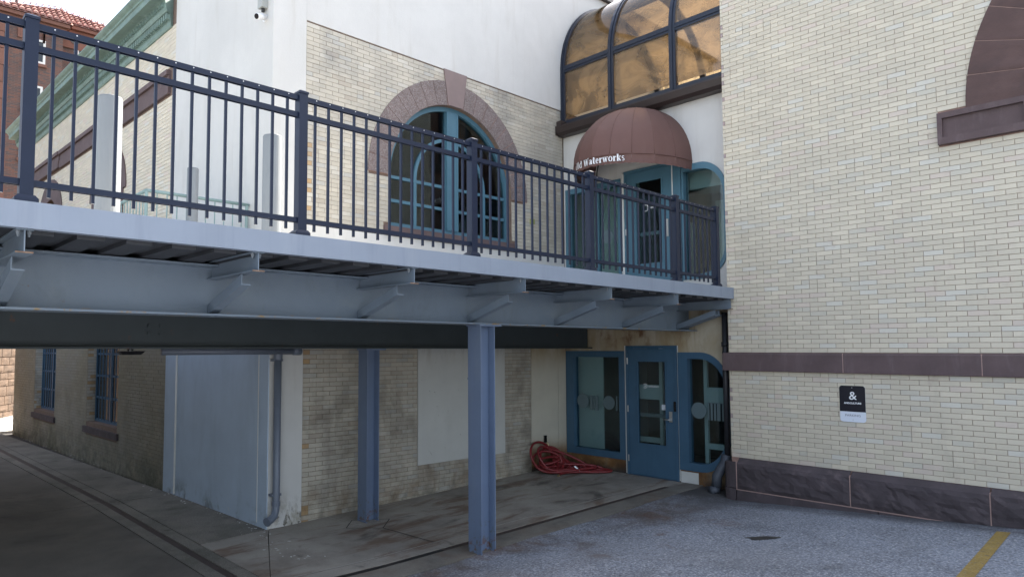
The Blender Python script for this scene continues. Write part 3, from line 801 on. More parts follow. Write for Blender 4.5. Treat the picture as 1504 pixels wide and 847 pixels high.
# alley windows
for sc in (6.60, 10.91):
    u0, u1 = sc - .945, sc + .945
    m2 = MB(); m2.plate(ws, rect(u0, u1, -1.5, .55), [rect(u0 + .05, sc - .03, -1.44, .5), rect(sc + .03, u1 - .05, -1.44, .5)], -.22, -.16)
    f = m2.build('window_frame', M['blue'], main)
    for z in (-1.0, -.55, -.1, .3):
        m2 = MB(); m2.mbox(ws, u0 + .051, u1 - .051, z - .02, z + .02, -.2, -.15); m2.build('glazing_bar', M['blue'], f)
    for i in range(9):
        u = u0 + .15 + i * (u1 - u0 - .3) / 8
        m2 = MB(); m2.tube([ws(u, -1.45, -.13), ws(u, .54, -.13)], .011, 6); m2.build('security_bar', M['blue'], f)
    m2 = MB(); m2.mbox(ws, u0 + .01, u1 - .01, -1.48, .54, -.196, -.19); m2.build('pane', M['oldglass'], f)
    m2 = MB(); m2.mbox(ws, u0 - .10, u1 + .10, -1.715, -1.59, -.10, .05); m2.mbox(ws, u0, u1, -1.59, -1.502, -.3, -.02); m2.build('window_sill', M['stone'], main)
    m2 = MB()
    voussoir(m2, ws, sc, 3.1, .6, 1.10, 0, 180, -.05, .03, rg, .004, 24, 3)
    m2.mbox(ws, sc + .6, sc + .95, 1.2, 3.1, 0, .03); m2.mbox(ws, sc - .95, sc - .6, 1.2, 3.1, 0, .03)
    m2.build('arch_surround', M['stone_smooth'], main)
    m2 = MB(); m2.mbox(ws, sc - .62, sc + .62, 1.18, 3.72, -.25, -.24); m2.build('pane', M['oldglass'], main)
# string course of the alley side, two fillets
m2 = MB()
m2.mbox(ws, 3.46, 10.1, 4.34, 4.52, -.02, .055); m2.mbox(ws, 3.46, 10.1, 4.525, 4.66, -.02, .04); m2.mbox(ws, 3.46, 10.1, 4.663, 4.75, -.02, .085)
m2.mbox(ws, 10.102, 14.09, 4.36, 4.52, -.02, .075); m2.mbox(ws, 10.102, 14.09, 4.525, 4.66, -.02, .06); m2.mbox(ws, 10.102, 14.09, 4.663, 4.75, -.02, .10)
m2.build('string_course', M['stone_smooth'], main)
# cornice: moulded run with return end, dentils and leaf blocks
prof = [(-.02, 5.50), (.03, 5.50), (.05, 5.535), (.055, 5.60), (.06, 5.60), (.06, 5.725), (.13, 5.725), (.15, 5.76), (.155, 5.785), (.155, 5.80), (.17, 5.905), (.20, 5.915), (.345, 5.905), (.345, 6.01), (.37, 6.02), (.375, 6.05), (.42, 6.075), (.45, 6.105), (.45, 6.125), (-.02, 6.14)]
m2 = MB()
a = [ws(3.44 - min(d, .14) * .5, z, d) for d, z in prof]
m2.prism(a, ST * (14.25 - 3.44))
cor = m2.build('cornice', M['green'], main)
cm = None
m3 = MB(); m3.mbox(ws, 0, .052, 5.615, 5.715, .055, .118)
dm, dc0 = m3.mesh('dentil', M['green'])
for i in range(112):
    link('dentil', dm, dc0 + ST * (3.44 + i * .0955), cor)
m3 = MB()
m3.prism([ws(0, 5.81, .15), ws(.05, 5.80, .15), ws(.05, 5.90, .15), ws(0, 5.90, .15)], -SN * .03)
m3.prism([ws(.01, 5.80, .178), ws(.04, 5.80, .178), ws(.025, 5.88, .19)], -SN * .018)
lm, lc0 = m3.mesh('leaf_block', M['green'])
for i in range(100):
    link('leaf_block', lm, lc0 + ST * (3.44 + i * .107), cor)

# flakes of old paint and grit lying along the alley wall and by the column
mb = MB()
gl_ = random.Random(9)
for i in range(150):
    s_ = gl_.uniform(-.2, 13.5) if i < 110 else gl_.uniform(-1.5, .3)
    o_ = ws(s_, 0, gl_.uniform(.02, .16) if i < 110 else gl_.uniform(.05, .5))
    r_, a_ = gl_.uniform(.006, .026), gl_.uniform(0, 6.28)
    zz = ground_z(o_.x, o_.y) + .003
    mb.add([(o_.x + r_ * math.cos(a_ + q) * k_, o_.y + r_ * math.sin(a_ + q) * k_, zz) for q, k_ in ((0, 1), (1.5, .6), (3.0, 1), (4.6, .5))], [(0, 1, 2, 3)])
lit = mb.build('litter', M['white_trim'], None, 'stuff')

# ================================================================== ENTRANCE BUILDING BETWEEN THE TWO
ent = thing('entrance_building', 'white stucco entrance link with blue doors and windows and a curved glass roof', 'building', (10.6, 6.5, -2.14))
def rshape(yl_, yr_, zb, zt, a, bt, bb, n=10):
    """window outline, square at the left, rounded at the right (smaller y)"""
    p = [(yl_, zb), (yl_, zt), (yr_ + a, zt)]
    p += [(yr_ + a - a * math.sin(R(90 * i / n)), zt - bt + bt * math.cos(R(90 * i / n))) for i in range(1, n + 1)]
    p += [(yr_ + a - a * math.cos(R(90 * i / n)), zb + bb - bb * math.sin(R(90 * i / n))) for i in range(0, n + 1)]
    return p
LR = rshape(5.868, 4.985, -1.94, -.06, .50, .66, .72)
LRi = rshape(5.705, 5.055, -1.815, -.165, .44, .58, .60)
UR = rshape(5.735, 4.985, 1.11, 2.99, .44, .50, .45)
URi = rshape(5.70, 5.03, 1.19, 2.885, .40, .45, .40)
mb = MB()
mb.plate(wl, rect(4.885, 8.164, -2.6, .80), [rect(6.885, 8.15, -1.915, -.04), rect(5.885, 6.850, -2.2, .05), LR], 0, -.22)
mb.build('lower_wall', M['stucco_low'], ent)
mb = MB()
mb.plate(wl, rect(4.885, 8.164, .802, 4.15), [rect(6.90, 8.12, .94, 3.0), rect(5.745, 6.86, .905, 3.10), UR], 0, -.22)
mb.build('upper_wall', M['stucco'], ent)
mb = MB()
mb.box(14.5, 14.7, 4.9, 8.1, -2.6, 4.1); mb.box(10.53, 14.49, 4.885, 4.90, -2.6, 4.1); mb.box(10.53, 14.49, 8.15, 8.165, -2.6, 4.1)
mb.box(10.525, 14.48, 4.905, 8.145, .60, .88); mb.box(10.525, 14.48, 4.905, 8.145, 3.45, 3.55); mb.box(10.525, 14.48, 4.905, 8.145, -2.4, -2.16)
mb.build('interior', M['interior'], ent)
mb = MB(); mb.box(10.54, 14.4, 4.91, 8.14, -2.155, -2.14); mb.box(10.54, 14.4, 4.91, 8.14, .885, .90); mb.build('interior_floor', M['carpet'], ent)
mb = MB()   # interior white door frames and dark back wall, seen through the lower panes
mb.box(13.0, 13.1, 4.92, 8.13, -2.13, .59)
mb.build('interior_partition', M['interior_dark'], ent)
for y0, y1 in ((4.95, 5.63), (6.38, 7.12)):
    mb = MB()
    for a in ((y0, y0 + .06, -1.95, .1), (y1 - .06, y1, -1.95, .1), (y0 + .061, y1 - .061, -1.62, -1.53), (y0 + .061, y1 - .061, -.88, -.63), (y0 + .061, y1 - .061, .04, .1)):
        mb.box(10.66, 10.71, *a)
    mb.build('interior_door_frame', M['interior_white'], ent)
mb = MB(); mb.box(10.49, 10.52, 7.47, 8.05, -2.13, .5); mb.box(10.5, 10.53, 6.90, 7.10, -1.62, .5); mb.build('pale_pane_backing', M['interior_white'], ent)  # added pale panels imitating reflections and a bright interior behind the glass
# rounded ceiling drum inside the upper right window
mb = MB()
dr = [(10.53, 4.93), (10.53, 5.73)] + [(10.53 + .95 * math.sin(R(t)), 4.93 + .80 * math.cos(R(t))) for t in range(9, 91, 9)]
mb.prism([(x, y, 2.62) for x, y in dr], (0, 0, .8))
mb.build('ceiling_drum', M['interior'], ent)
mb = MB(); mb.box(11.55, 11.6, 4.93, 5.80, .905, 2.6); mb.box(10.95, 11.0, 6.95, 8.12, .905, 3.3); mb.build('interior_wall', M['interior_green'], ent)
# warm things in the upper room
mb = MB(); mb.box(11.0, 11.3, 6.05, 6.42, .91, 2.2); mb.build('interior_cabinet', M['interior_white'], ent)

def frame(name, outer, inner_, d0, d1, m, par, gd=(-.075, -.069)):
    b = MB(); b.plate(wl, outer, [inner_], d0, d1)
    f = b.build(name, m, par)
    b = MB(); b.plate(wl, inner_, [], *gd); b.build('pane', M['glass'], f)
    return f
f = frame('window_frame', rect(6.886, 8.149, -1.914, -.041), rect(6.992, 7.98, -1.80, -.15), -.13, .022, M['blue'], ent)
def disc(par, y, z, r, d=-.062):
    b = MB(); b.plate(wl, arcpts(y, z, r, 0, 342, 19), [], d, d + .002); b.build('frosted_disc', M['frost'], par)
def bar(par, y, z, w_, h, d=-.062):
    b = MB(); b.mbox(wl, y - w_ / 2, y + w_ / 2, z - h / 2, z + h / 2, d, d + .002); b.build('frosted_bar', M['frost'], par)
disc(f, 7.262, -.96, .122); disc(f, 7.83, -.955, .135)
for y, w_ in ((7.10, .03), (7.045, .02), (7.01, .025)): bar(f, y, -.965, w_, .26)
bar(f, 7.64, -.98, .055, .26); bar(f, 7.58, -.98, .03, .26); bar(f, 7.52, -.98, .055, .26)
f = frame('window_frame', LR, LRi, -.13, .022, M['blue'], ent)
disc(f, 5.565, -.985, .130)
for y, w_ in ((5.40, .025), (5.35, .035), (5.295, .035), (5.235, .055), (5.165, .03)): bar(f, y, -.985, w_, .28)
# lower door
def door(y0, y1, z0, z1, gl, m, zbar, pull, wood):
    fr_ = MB(); fr_.plate(wl, [(y0, z0), (y1, z0), (y1, z1), (y0, z1)], [rect(y0 + .04, y1 - .04, z0 + .004, z1 - .045)], -.14, .028)
    F = fr_.build('door_frame', m, ent)
    b = MB(); b.plate(wl, rect(y0 + .044, y1 - .044, z0 + .012, z1 - .05), [gl], -.035, .012)
    D = b.build('door', m, ent)
    g0, g1, h0, h1 = gl[0][0], gl[1][0], gl[0][1], gl[2][1]
    b = MB(); b.plate(wl, rect(g0 - .022, g1 + .022, h0 - .022, h1 + .022), [rect(g0 + .004, g1 - .004, h0 + .004, h1 - .004)], .0125, .021); b.build('glazing_bead', m, D)
    b = MB(); b.mbox(wl, g0, g1, h0, h1, -.02, -.013); b.build('pane', M['glass'], D)
    b = MB(); b.mbox(wl, g0 - .05, g1 + .06, zbar - .03, zbar + .03, -.10, -.04); b.build('push_bar', M['galv'], D)
    for z in (z0 + .28, (z0 + z1) / 2 + .02, z1 - .26):
        b = MB(); b.tube([wl(y1 - .035, z - .055, .03), wl(y1 - .035, z + .055, .03)], .011, 8); b.build('hinge', M['chrome'], F)
    return F, D
F, D = door(5.887, 6.847, -2.142, .048, rect(6.10, 6.622, -1.595, -.217), M['blue'], -1.12, 0, 0)
b = MB(); b.mbox(wl, 5.985, 6.035, -1.20, -1.03, .0125, .03); b.build('lock_plate', M['chrome'], D)
b = MB(); b.tube([wl(6.01, -1.16, .02), wl(6.01, -1.16, .07), wl(6.02, -1.16, .078), wl(6.13, -1.16, .078)], .011, 8); b.build('handle', M['chrome'], D)
b = MB(); b.mbox(wl, 5.905, 5.94, -1.02, -.86, .0285, .05); b.build('bell_push', M['lens'], F)
b = MB(); b.mbox(wl, 6.106, 6.19, -1.015, -.925, -.011, -.009); b.build('notice', M['signwhite'], D)
ring = MB(); ring.plate(wl, arcpts(6.495, -.63, .042, 40, 320, 18) + arcpts(6.495, -.63, .032, 320, 40, 18), [], -.011, -.009); ring.build('emblem', M['letter'], D)
text_mesh('&', .05, lambda x, y, z: wl(6.492 - x, -.648 + y, -.009), 'ampersand', M['letter'], D, bold=.001)
text_mesh('andculture', .044, lambda x, y, z: wl(6.335 - x, -.645 + y, -.009), 'lettering', M['letter'], D, bold=.001)
b = MB(); b.mbox(wl, 6.851, 6.884, -2.13, .05, 0, .006); b.mbox(wl, 5.869, 5.884, -2.13, .05, 0, .006); b.build('white_jamb', M['white_trim'], ent)
b = MB(); b.mbox(wl, 5.56, 5.86, -2.16, -1.965, 0, .004); b.build('peeling_patch', M['white_trim'], ent)
# upper windows and door
f = frame('window_frame', rect(6.902, 8.118, .942, 2.998), rect(6.96, 8.03, 1.02, 2.90), -.13, .02, M['teal'], ent)
b = MB(); b.mbox(wl, 7.40, 7.45, 1.021, 2.899, -.1, -.03); b.build('mullion', M['teal'], f)
disc(f, 7.24, 2.02, .125); bar(f, 7.09, 2.02, .03, .26); bar(f, 7.03, 2.02, .03, .26)
f = frame('window_frame', UR, URi, -.13, .02, M['teal'], ent)
b = MB(); b.mbox(wl, 5.747, 5.884, .906, 3.098, -.13, .024); b.build('door_post', M['teal'], ent)
b = MB(); b.mbox(wl, 6.825, 6.858, .906, 3.06, -.1, .03); b.mbox(wl, 5.886, 5.902, .906, 3.06, -.1, .03); b.build('white_jamb', M['white_trim'], ent)
F, D = door(5.904, 6.823, .908, 3.098, rect(6.10, 6.59, 1.44, 2.86), M['teal'], 1.96, 0, 0)
b = MB(); b.mbox(wl, 5.975, 6.02, 1.86, 2.15, .0125, .035); b.build('handle', M['chrome'], D)
ring = MB(); ring.plate(wl, arcpts(6.42, 2.40, .06, 40, 320, 18) + arcpts(6.42, 2.40, .048, 320, 40, 18), [], -.011, -.009); ring.build('emblem', M['letter'], D)
text_mesh('andculture', .075, lambda x, y, z: wl(6.23 - x, 2.38 + y, -.009), 'lettering', M['letter'], D, bold=.001)
# gutter under the glass roof
b = MB()
b.prism([(XL + .02, 4.89, 4.02), (10.14, 4.89, 4.02), (10.08, 4.89, 4.07), (10.05, 4.89, 4.17), (10.05, 4.89, 4.195), (XL + .02, 4.89, 4.195)], (0, 3.265, 0))
b.prism([(10.06, 8.156, 4.03), (10.3, 8.156, 4.03), (10.3, 8.156, 4.19), (10.06, 8.156, 4.19)], (0, .006, 0))
b.box(10.07, 10.24, 8.03, 8.14, 4.196, 4.29)
b.build('gutter', M['gutter'], ent)
# barrel-vaulted glass roof: ribs, rails, panes
GX, GZ, GA, GB = 11.98, 5.30, 1.72, 1.68
def vault(t, off=0):    # t 0..1: up the front, over, down the back
    L1 = GZ - 4.20
    total = 2 * L1 + math.pi * 1.70
    q = t * total
    if q < L1: return (GX - GA - off, 4.20 + q)
    if q > total - L1: return (GX + GA + off, 4.20 + total - q)
    a = math.pi * (1 - (q - L1) / (total - 2 * L1))
    return (GX + (GA + off) * math.cos(a), GZ + (GB + off) * math.sin(a))
T1 = (GZ + .03 - 4.20) / (2 * (GZ - 4.2) + math.pi * 1.7)
YS = [8.12, 7.03, 5.82, 4.93]
rr_ = None
for i, y in enumerate(YS):
    hw = .058
    b = MB()
    pts = [k / 44 for k in range(45)]
    P0 = [vault(t, .03) for t in pts]; P1 = [vault(t, -.06) for t in pts]
    n = len(pts)
    vs = [(x, y - hw, z) for x, z in P0] + [(x, y + hw, z) for x, z in P0] + [(x, y + hw, z) for x, z in P1] + [(x, y - hw, z) for x, z in P1]
    fs = []
    for k in range(n - 1):
        for q in range(4): fs.append((q * n + k, q * n + k + 1, ((q + 1) % 4) * n + k + 1, ((q + 1) % 4) * n + k))
    b.add(vs, fs + [(0, n, 2 * n, 3 * n), (n - 1, 2 * n - 1, 3 * n - 1, 4 * n - 1)])
    b.build('roof_rib', M['navy'], ent)
    b = MB()
    P2 = [vault(t, .045) for t in pts]
    vs = [(x, y - .012, z) for x, z in P2] + [(x, y + .012, z) for x, z in P2] + [(x, y + .012, z) for x, z in P0] + [(x, y - .012, z) for x, z in P0]
    b.add(vs, fs); b.build('rib_cap', M['navy'], ent)
for y1, y0 in zip(YS, YS[1:]):
    a, c = y0 + .0585, y1 - .0585
    for t in (.0075, T1, 1 - T1, .5):
        x, z = vault(t); b = MB()
        if t == .5: b.box(x - .04, x + .04, a, c, z - .05, z + .02)
        else:
            s_ = -1 if t < .5 else 1
            hz = .068 if t != .0075 else .075
            b.box(min(x + s_ * .02, x - s_ * .06), max(x + s_ * .02, x - s_ * .06), a, c, z - hz + .01, z + hz)
            b.box(min(x + s_ * .034, x + s_ * .0205), max(x + s_ * .034, x + s_ * .0205), a, c, z - .015, z + .02)
        b.build('glazing_rail', M['navy'], ent)
    for t0, t1, k in ((.024, T1 - .009, 2), (T1 + .009, .494, 16), (.506, 1 - T1 - .009, 16), (1 - T1 + .009, .976, 2)):
        b = MB()
        P = [vault(t0 + (t1 - t0) * i / k) for i in range(k + 1)]
        b.grid([[(x, a + .001, z) for x, z in P], [(x, c - .001, z) for x, z in P]])
        b.build('roof_pane', M['bronze'], ent, smooth=True)
b = MB(); b.box(10.33, 13.6, 4.90, 8.13, 4.10, 4.148); b.build('roof_floor', M['interior'], ent)

# ---------------------------------------------------------------- domed awning
AWX, AWY, AWP, AWW, AZ0, AZ1, AH = 10.295, 6.49, 1.40, .95, 2.885, 3.035, 1.06
aw = thing('domed_awning', 'brown domed canvas awning lettered Old Waterworks over the upper entrance door', 'awning', (10.2, AWY, AZ0))
def awp(t, e): return Vector((AWX - AWP * math.cos(t) * math.cos(e), AWY + AWW * math.sin(t) * math.cos(e), AZ1 + AH * math.sin(e)))
angs = [R(-90 + 18 * i) for i in range(11)]
for t0, t1 in zip(angs, angs[1:]):
    b = MB(); rows = []
    for j in range(15):
        e = R(88.5 * j / 14)
        p, q = awp(t0, e), awp(t1, e)
        m_ = p.lerp(q, .5)
        cc = Vector((AWX, AWY, AZ1))
        rows.append([p, p.lerp(q, .25) + (m_ - cc).normalized() * .004 * math.cos(e), m_ + (m_ - cc).normalized() * .008 * math.cos(e), p.lerp(q, .75) + (m_ - cc).normalized() * .004 * math.cos(e), q])
    b.grid(rows)
    b.build('gore_panel', M['awning'], aw, smooth=True)
    b = MB(); p, q = awp(t0, 0), awp(t1, 0)
    wv = .012 if t0 < R(-15) else .004
    rows = []
    for j in range(5):
        row = []
        for i in range(9):
            v = p.lerp(q, i / 8)
            n_ = (v - Vector((AWX, AWY, AZ1))).normalized()
            row.append((v.x + n_.x * wv * math.sin(i * 2.1 + j) * j / 4, v.y + n_.y * wv * math.sin(i * 1.7 + j) * j / 4, AZ1 - .004 - (AZ1 - AZ0 - .004) * j / 4 + (.006 * math.sin(i * 1.9 + t0 * 5) if j == 4 else 0)))
        rows.append(row)
    b.grid(rows); b.build('valance', M['awning'], aw, smooth=True)
for t in angs[1:-1]:
    b = MB(); b.tube([awp(t, R(88 * j / 12)) for j in range(13)], .007, 5); b.build('seam', M['awning'], aw, smooth=True)
b = MB(); b.tube([awp(R(-90 + 6 * i), 0) for i in range(31)], .008, 5); b.build('hem', M['awning'], aw)
b = MB()
b.tube([Vector((AWX - (AWP - .03) * math.cos(R(-90 + 9 * i)), AWY + (AWW - .03) * math.sin(R(-90 + 9 * i)), AZ0 + .03)) for i in range(21)], .014, 6)
for t in (-90, -45, 0, 45, 90):
    b.tube([Vector((AWX - (AWP - .03) * math.cos(R(t)) * math.cos(R(e)), AWY + (AWW - .03) * math.sin(R(t)) * math.cos(R(e)), AZ1 + (AH - .03) * math.sin(R(e)))) for e in range(0, 91, 10)], .012, 6)
b.build('frame', M['iron'], aw)
# serif letters cut as strokes and wrapped round the valance
GL = {}
def st_(x0, y0, x1, y1, t):
    dx, dy = x1 - x0, y1 - y0
    if abs(dy) > abs(dx) * .2: return [(x0 - t / 2, y0), (x0 + t / 2, y0), (x1 + t / 2, y1), (x1 - t / 2, y1)]
    return [(x0, y0 - t / 2), (x1, y1 - t / 2), (x1, y1 + t / 2), (x0, y0 + t / 2)]
def ring_(cx, cy, rx, ry, tx, ty, a0=0, a1=360, n=16):
    out = []
    for i in range(n):
        a, c = R(a0 + (a1 - a0) * i / n), R(a0 + (a1 - a0) * (i + 1) / n)
        out.append([(cx + rx * math.cos(a), cy + ry * math.sin(a)), (cx + rx * math.cos(c), cy + ry * math.sin(c)), (cx + (rx - tx) * math.cos(c), cy + (ry - ty) * math.sin(c)), (cx + (rx - tx) * math.cos(a), cy + (ry - ty) * math.sin(a))])
    return out
K, H = .20, .07      # thick and thin strokes
GL['O'] = (.82, ring_(.41, .5, .40, .52, .17, .06))
GL['l'] = (.34, [st_(.17, 0, .17, 1, K), st_(.02, .02, .32, .02, H), st_(.04, .97, .17, .97, H)])
GL['d'] = (.60, ring_(.27, .34, .26, .36, .15, .06) + [st_(.46, 0, .46, 1, K), st_(.34, .97, .46, .97, H), st_(.46, .02, .60, .02, H)])
GL['W'] = (1.10, [st_(.12, .98, .33, 0, K), st_(.33, 0, .54, .98, .08), st_(.54, .98, .75, 0, K), st_(.75, 0, .97, .98, .08), st_(0, .98, .30, .98, H), st_(.42, .98, .68, .98, H), st_(.84, .98, 1.09, .98, H)])
GL['a'] = (.53, ring_(.21, .20, .20, .22, .14, .05) + [st_(.40, .02, .40, .5, K), st_(.40, .02, .52, .02, H)] + ring_(.26, .46, .225, .24, .12, .07, 0, 160, 8))
GL['t'] = (.38, [st_(.17, .08, .17, .92, K), st_(.0, .64, .36, .64, H)] + ring_(.27, .14, .18, .16, .12, .07, 200, 330, 6))
GL['e'] = (.48, ring_(.24, .34, .23, .36, .15, .06, 0, 320, 14) + [st_(.06, .36, .45, .36, H)])
GL['r'] = (.44, [st_(.14, 0, .14, .68, K), st_(0, .02, .30, .02, H), st_(0, .66, .14, .66, H)] + ring_(.33, .48, .17, .2, .13, .09, 20, 170, 6))
GL['w'] = (.78, [st_(.10, .67, .25, 0, .15), st_(.25, 0, .39, .67, .07), st_(.39, .67, .54, 0, .15), st_(.54, 0, .69, .67, .07), st_(0, .67, .22, .67, H), st_(.29, .67, .48, .67, H), st_(.6, .67, .78, .67, H)])
GL['o'] = (.54, ring_(.27, .34, .26, .36, .15, .06))
GL['k'] = (.60, [st_(.14, 0, .14, 1, K), st_(0, .02, .29, .02, H), st_(0, .97, .14, .97, H), st_(.22, .30, .48, .66, .08), st_(.28, .40, .50, 0, K), st_(.38, .66, .58, .66, H), st_(.38, .02, .60, .02, H)])
GL['s'] = (.42, ring_(.21, .50, .18, .20, .09, .07, 30, 255, 8) + ring_(.21, .18, .18, .20, .09, .07, -150, 80, 8) + [st_(.08, .46, .34, .24, .15)])
# arc length along the valance
vp_ = [awp(R(-90 + i), 0) for i in range(181)]
# follow the faceted line of the gores
facet = []
for t0, t1 in zip(angs, angs[1:]):
    p, q = awp(t0, 0), awp(t1, 0)
    facet += [p.lerp(q, i / 12) for i in range(12)]
facet.append(awp(angs[-1], 0))
cum = [0]
for p, q in zip(facet, facet[1:]): cum.append(cum[-1] + (q - p).length)
def on_val(s, z):
    s = min(max(s, 0), cum[-1] - 1e-4)
    i = max(k for k in range(len(cum)) if cum[k] <= s)
    i = min(i, len(facet) - 2)
    p = facet[i].lerp(facet[i + 1], (s - cum[i]) / (cum[i + 1] - cum[i]))
    n_ = (facet[i + 1] - facet[i]).cross(Vector((0, 0, 1))).normalized()
    if n_.dot(p - Vector((AWX, AWY, p.z))) < 0: n_ = -n_
    q = p + n_ * .018
    return Vector((q.x, q.y, z))
SZ, gap = .112, .02
txt = 'Old Waterworks'
tot = sum((.34 if c == ' ' else GL[c][0] + .06) for c in txt) * SZ
s_end = cum[12 * 3] + .30 * (cum[48] - cum[36])        # right end of the lettering
x = tot
b = None
pos = 0
for c in txt:
    if c == ' ':
        pos += .34 * SZ; continue
    b = MB()
    for poly in GL[c][1]:
        m_ = [on_val(s_end + tot - pos - px_ * SZ, AZ0 + .035 + py_ * SZ) for px_, py_ in poly]
        b.add(m_, [(0, 1, 2, 3)])
    me, cc = b.mesh('letter', M['letter'], recalc=False)
    link('letter', me, cc, aw)
    pos += (GL[c][0] + .06) * SZ

# ================================================================== FOOTBRIDGE
br = thing('footbridge', 'raised steel footbridge with grey blue girder and brackets crossing to the entrance', 'bridge', (5.4, 6.6, -2.27))
FY = 4.765
b = MB(); b.box(-7, 10.275, FY + .012, 8.155, .745, .893); b.box(-7, 2.85, 8.1555, 16, .745, .893); b.box(2.8505, 4.17, 8.1555, 8.78, .745, .893); b.build('deck', M['concrete_deck'], br)
b = MB(); b.box(-7, 9.985, FY, FY + .011, .735, .90); b.box(-7, 9.985, FY + .0115, FY + .07, .735, .7445); b.box(-7, 9.985, FY + .011, FY + .06, .8935, .90); b.build('fascia', M['fascia'], br)
b = MB(); b.box(2.851, 2.862, 8.79, 16, .735, .90); b.box(2.863, 4.17, 8.781, 8.792, .735, .90); b.build('fascia', M['fascia'], br)
b = MB(); b.box(0, .17, FY + .09, 8.05, .71, .740)
dmesh, dcc = b.mesh('deck_rib', M['deckdark'])
for i in range(56): link('deck_rib', dmesh, dcc + Vector((-6.8 + i * .305, 0, 0)), br)
def ibeam_x(mb, x0, x1, yc, z0, z1, bf, tf=.016, tw=.012):
    mb.box(x0, x1, yc - bf, yc + bf, z0, z0 + tf); mb.box(x0, x1, yc - bf, yc + bf, z1 - tf, z1); mb.box(x0, x1, yc - tw / 2, yc + tw / 2, z0 + tf, z1 - tf)
GY = 5.65
b = MB(); ibeam_x(b, -7, 10.26, GY, .2755, .6995, .15); b.build('girder', M['steel'], br)
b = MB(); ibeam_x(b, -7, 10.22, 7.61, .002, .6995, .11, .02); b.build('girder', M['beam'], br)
b = MB(); b.box(-6.9, 9.9, FY + .09, 8.1, .7451 - .004, .7449 - .0005); b.build('shade_dark_soffit', M['deckdark'], br)  # dark sheet that puts the deck's underside shade into its colour
for x in (2.50, 2.62):
    for z in (.17, .25):
        b = MB(); b.tube([(x, 7.604, z), (x, 7.585, z)], .022, 6); b.build('bolt', M['beam'], br)
def ibeam_y(mb, xc, y0, y1, z0, z1, bf, tf=.008, tw=.007):
    mb.box(xc - bf, xc + bf, y0, y1, z0, z0 + tf); mb.box(xc - bf, xc + bf, y0, y1, z1 - tf, z1); mb.box(xc - tw / 2, xc + tw / 2, y0, y1, z0 + tf, z1 - tf)
for i, xc in enumerate((-5.27, -3.73, -2.2, -.68, .825, 2.365, 3.885, 5.38, 6.92, 8.435, 9.93)):
    b = MB()
    if i == 10: b.box(9.945, 9.955, 4.80, GY - .007, .585, .7345); b.box(9.89, 9.9445, 4.80, GY - .007, .585, .593)
    else: ibeam_y(b, xc, 4.785, GY - .007, .585, .7345, .05)
    bk = b.build('bracket', M['steel'], br)
    b = MB(); b.box(xc - .049, xc + .049, 4.781, 4.7845, .5845, .5935); b.build('rusty_flange_end', M['rusty'], bk)
    for dx in ((-.03, .10) if i == 10 else (0,)):
        b = MB()
        xo = xc + dx - .035
        p0, p1 = Vector((xo, GY - .008, .375)), Vector((xo, 5.0, .582))
        p2, p3 = p1 + Vector((0, 0, -.085)), p0 + Vector((0, 0, -.085))
        b.prism([p0, p1, p2, p3], (.008, 0, 0))
        e = Vector((.008, 0, 0))
        b.prism([p3 + e, p2 + e, p2 + Vector((0, 0, .009)) + e, p3 + Vector((0, 0, .009)) + e], (.07, 0, 0))
        b.build('brace', M['steel'], bk)
    if i < 10:
        for sx in (-.03, .03):
            b = MB(); b.tube([(xc + sx, 4.83, .7265), (xc + sx, 4.83, .705)], .013, 6); b.tube([(xc + sx, 4.83, .7055), (xc + sx, 4.83, .69)], .008, 6)
            b.build('bolt', M['galv'], bk)
def column(xc, yc, bf, dp, ztop, name='column', plate=True):
    z0 = ground_z(xc, yc) - .05
    b = MB()
    b.box(xc - dp / 2, xc - dp / 2 + .012, yc - bf / 2, yc + bf / 2, z0, ztop - .02)
    b.box(xc + dp / 2 - .012, xc + dp / 2, yc - bf / 2, yc + bf / 2, z0, ztop - .02)
    b.box(xc - dp / 2 + .012, xc + dp / 2 - .012, yc - .005, yc + .005, z0, ztop - .02)
    c = b.build('column', M['column'], br)
    b = MB(); b.box(xc - dp / 2 - .02, xc + dp / 2 + .10, yc - bf / 2 - .01, yc + bf / 2 + .01, ztop - .0195, ztop - .001); b.build('cap_plate', M['column'], c)
    return c
b = MB(); b.box(-3.6, -3.2, 5.2, 16, -2.5, .7445); b.build('unseen_shade_wall', M['mortar_f'], br)  # unseen wall added to cut the light under the deck
c = column(5.545, 5.61, .205, .228, .2755)
b = MB(); b.tube([(5.455, 5.728, -2.25), (5.455, 5.728, .25)], .009, 6); b.box(5.44, 5.47, 5.714, 5.735, -1.95, -1.93); b.box(5.44, 5.47, 5.714, 5.735, -.35, -.33); b.build('conduit', M['column'], c)
column(5.39, 7.61, .205, .20, .002)
b = MB(); b.box(10.0, 10.02, 4.80, 4.862, .62, .70); b.tube([(10.03, 4.80, .66), (10.03, 4.79, .66)], .02, 8)
b.build('clamp', M['galv'], br)

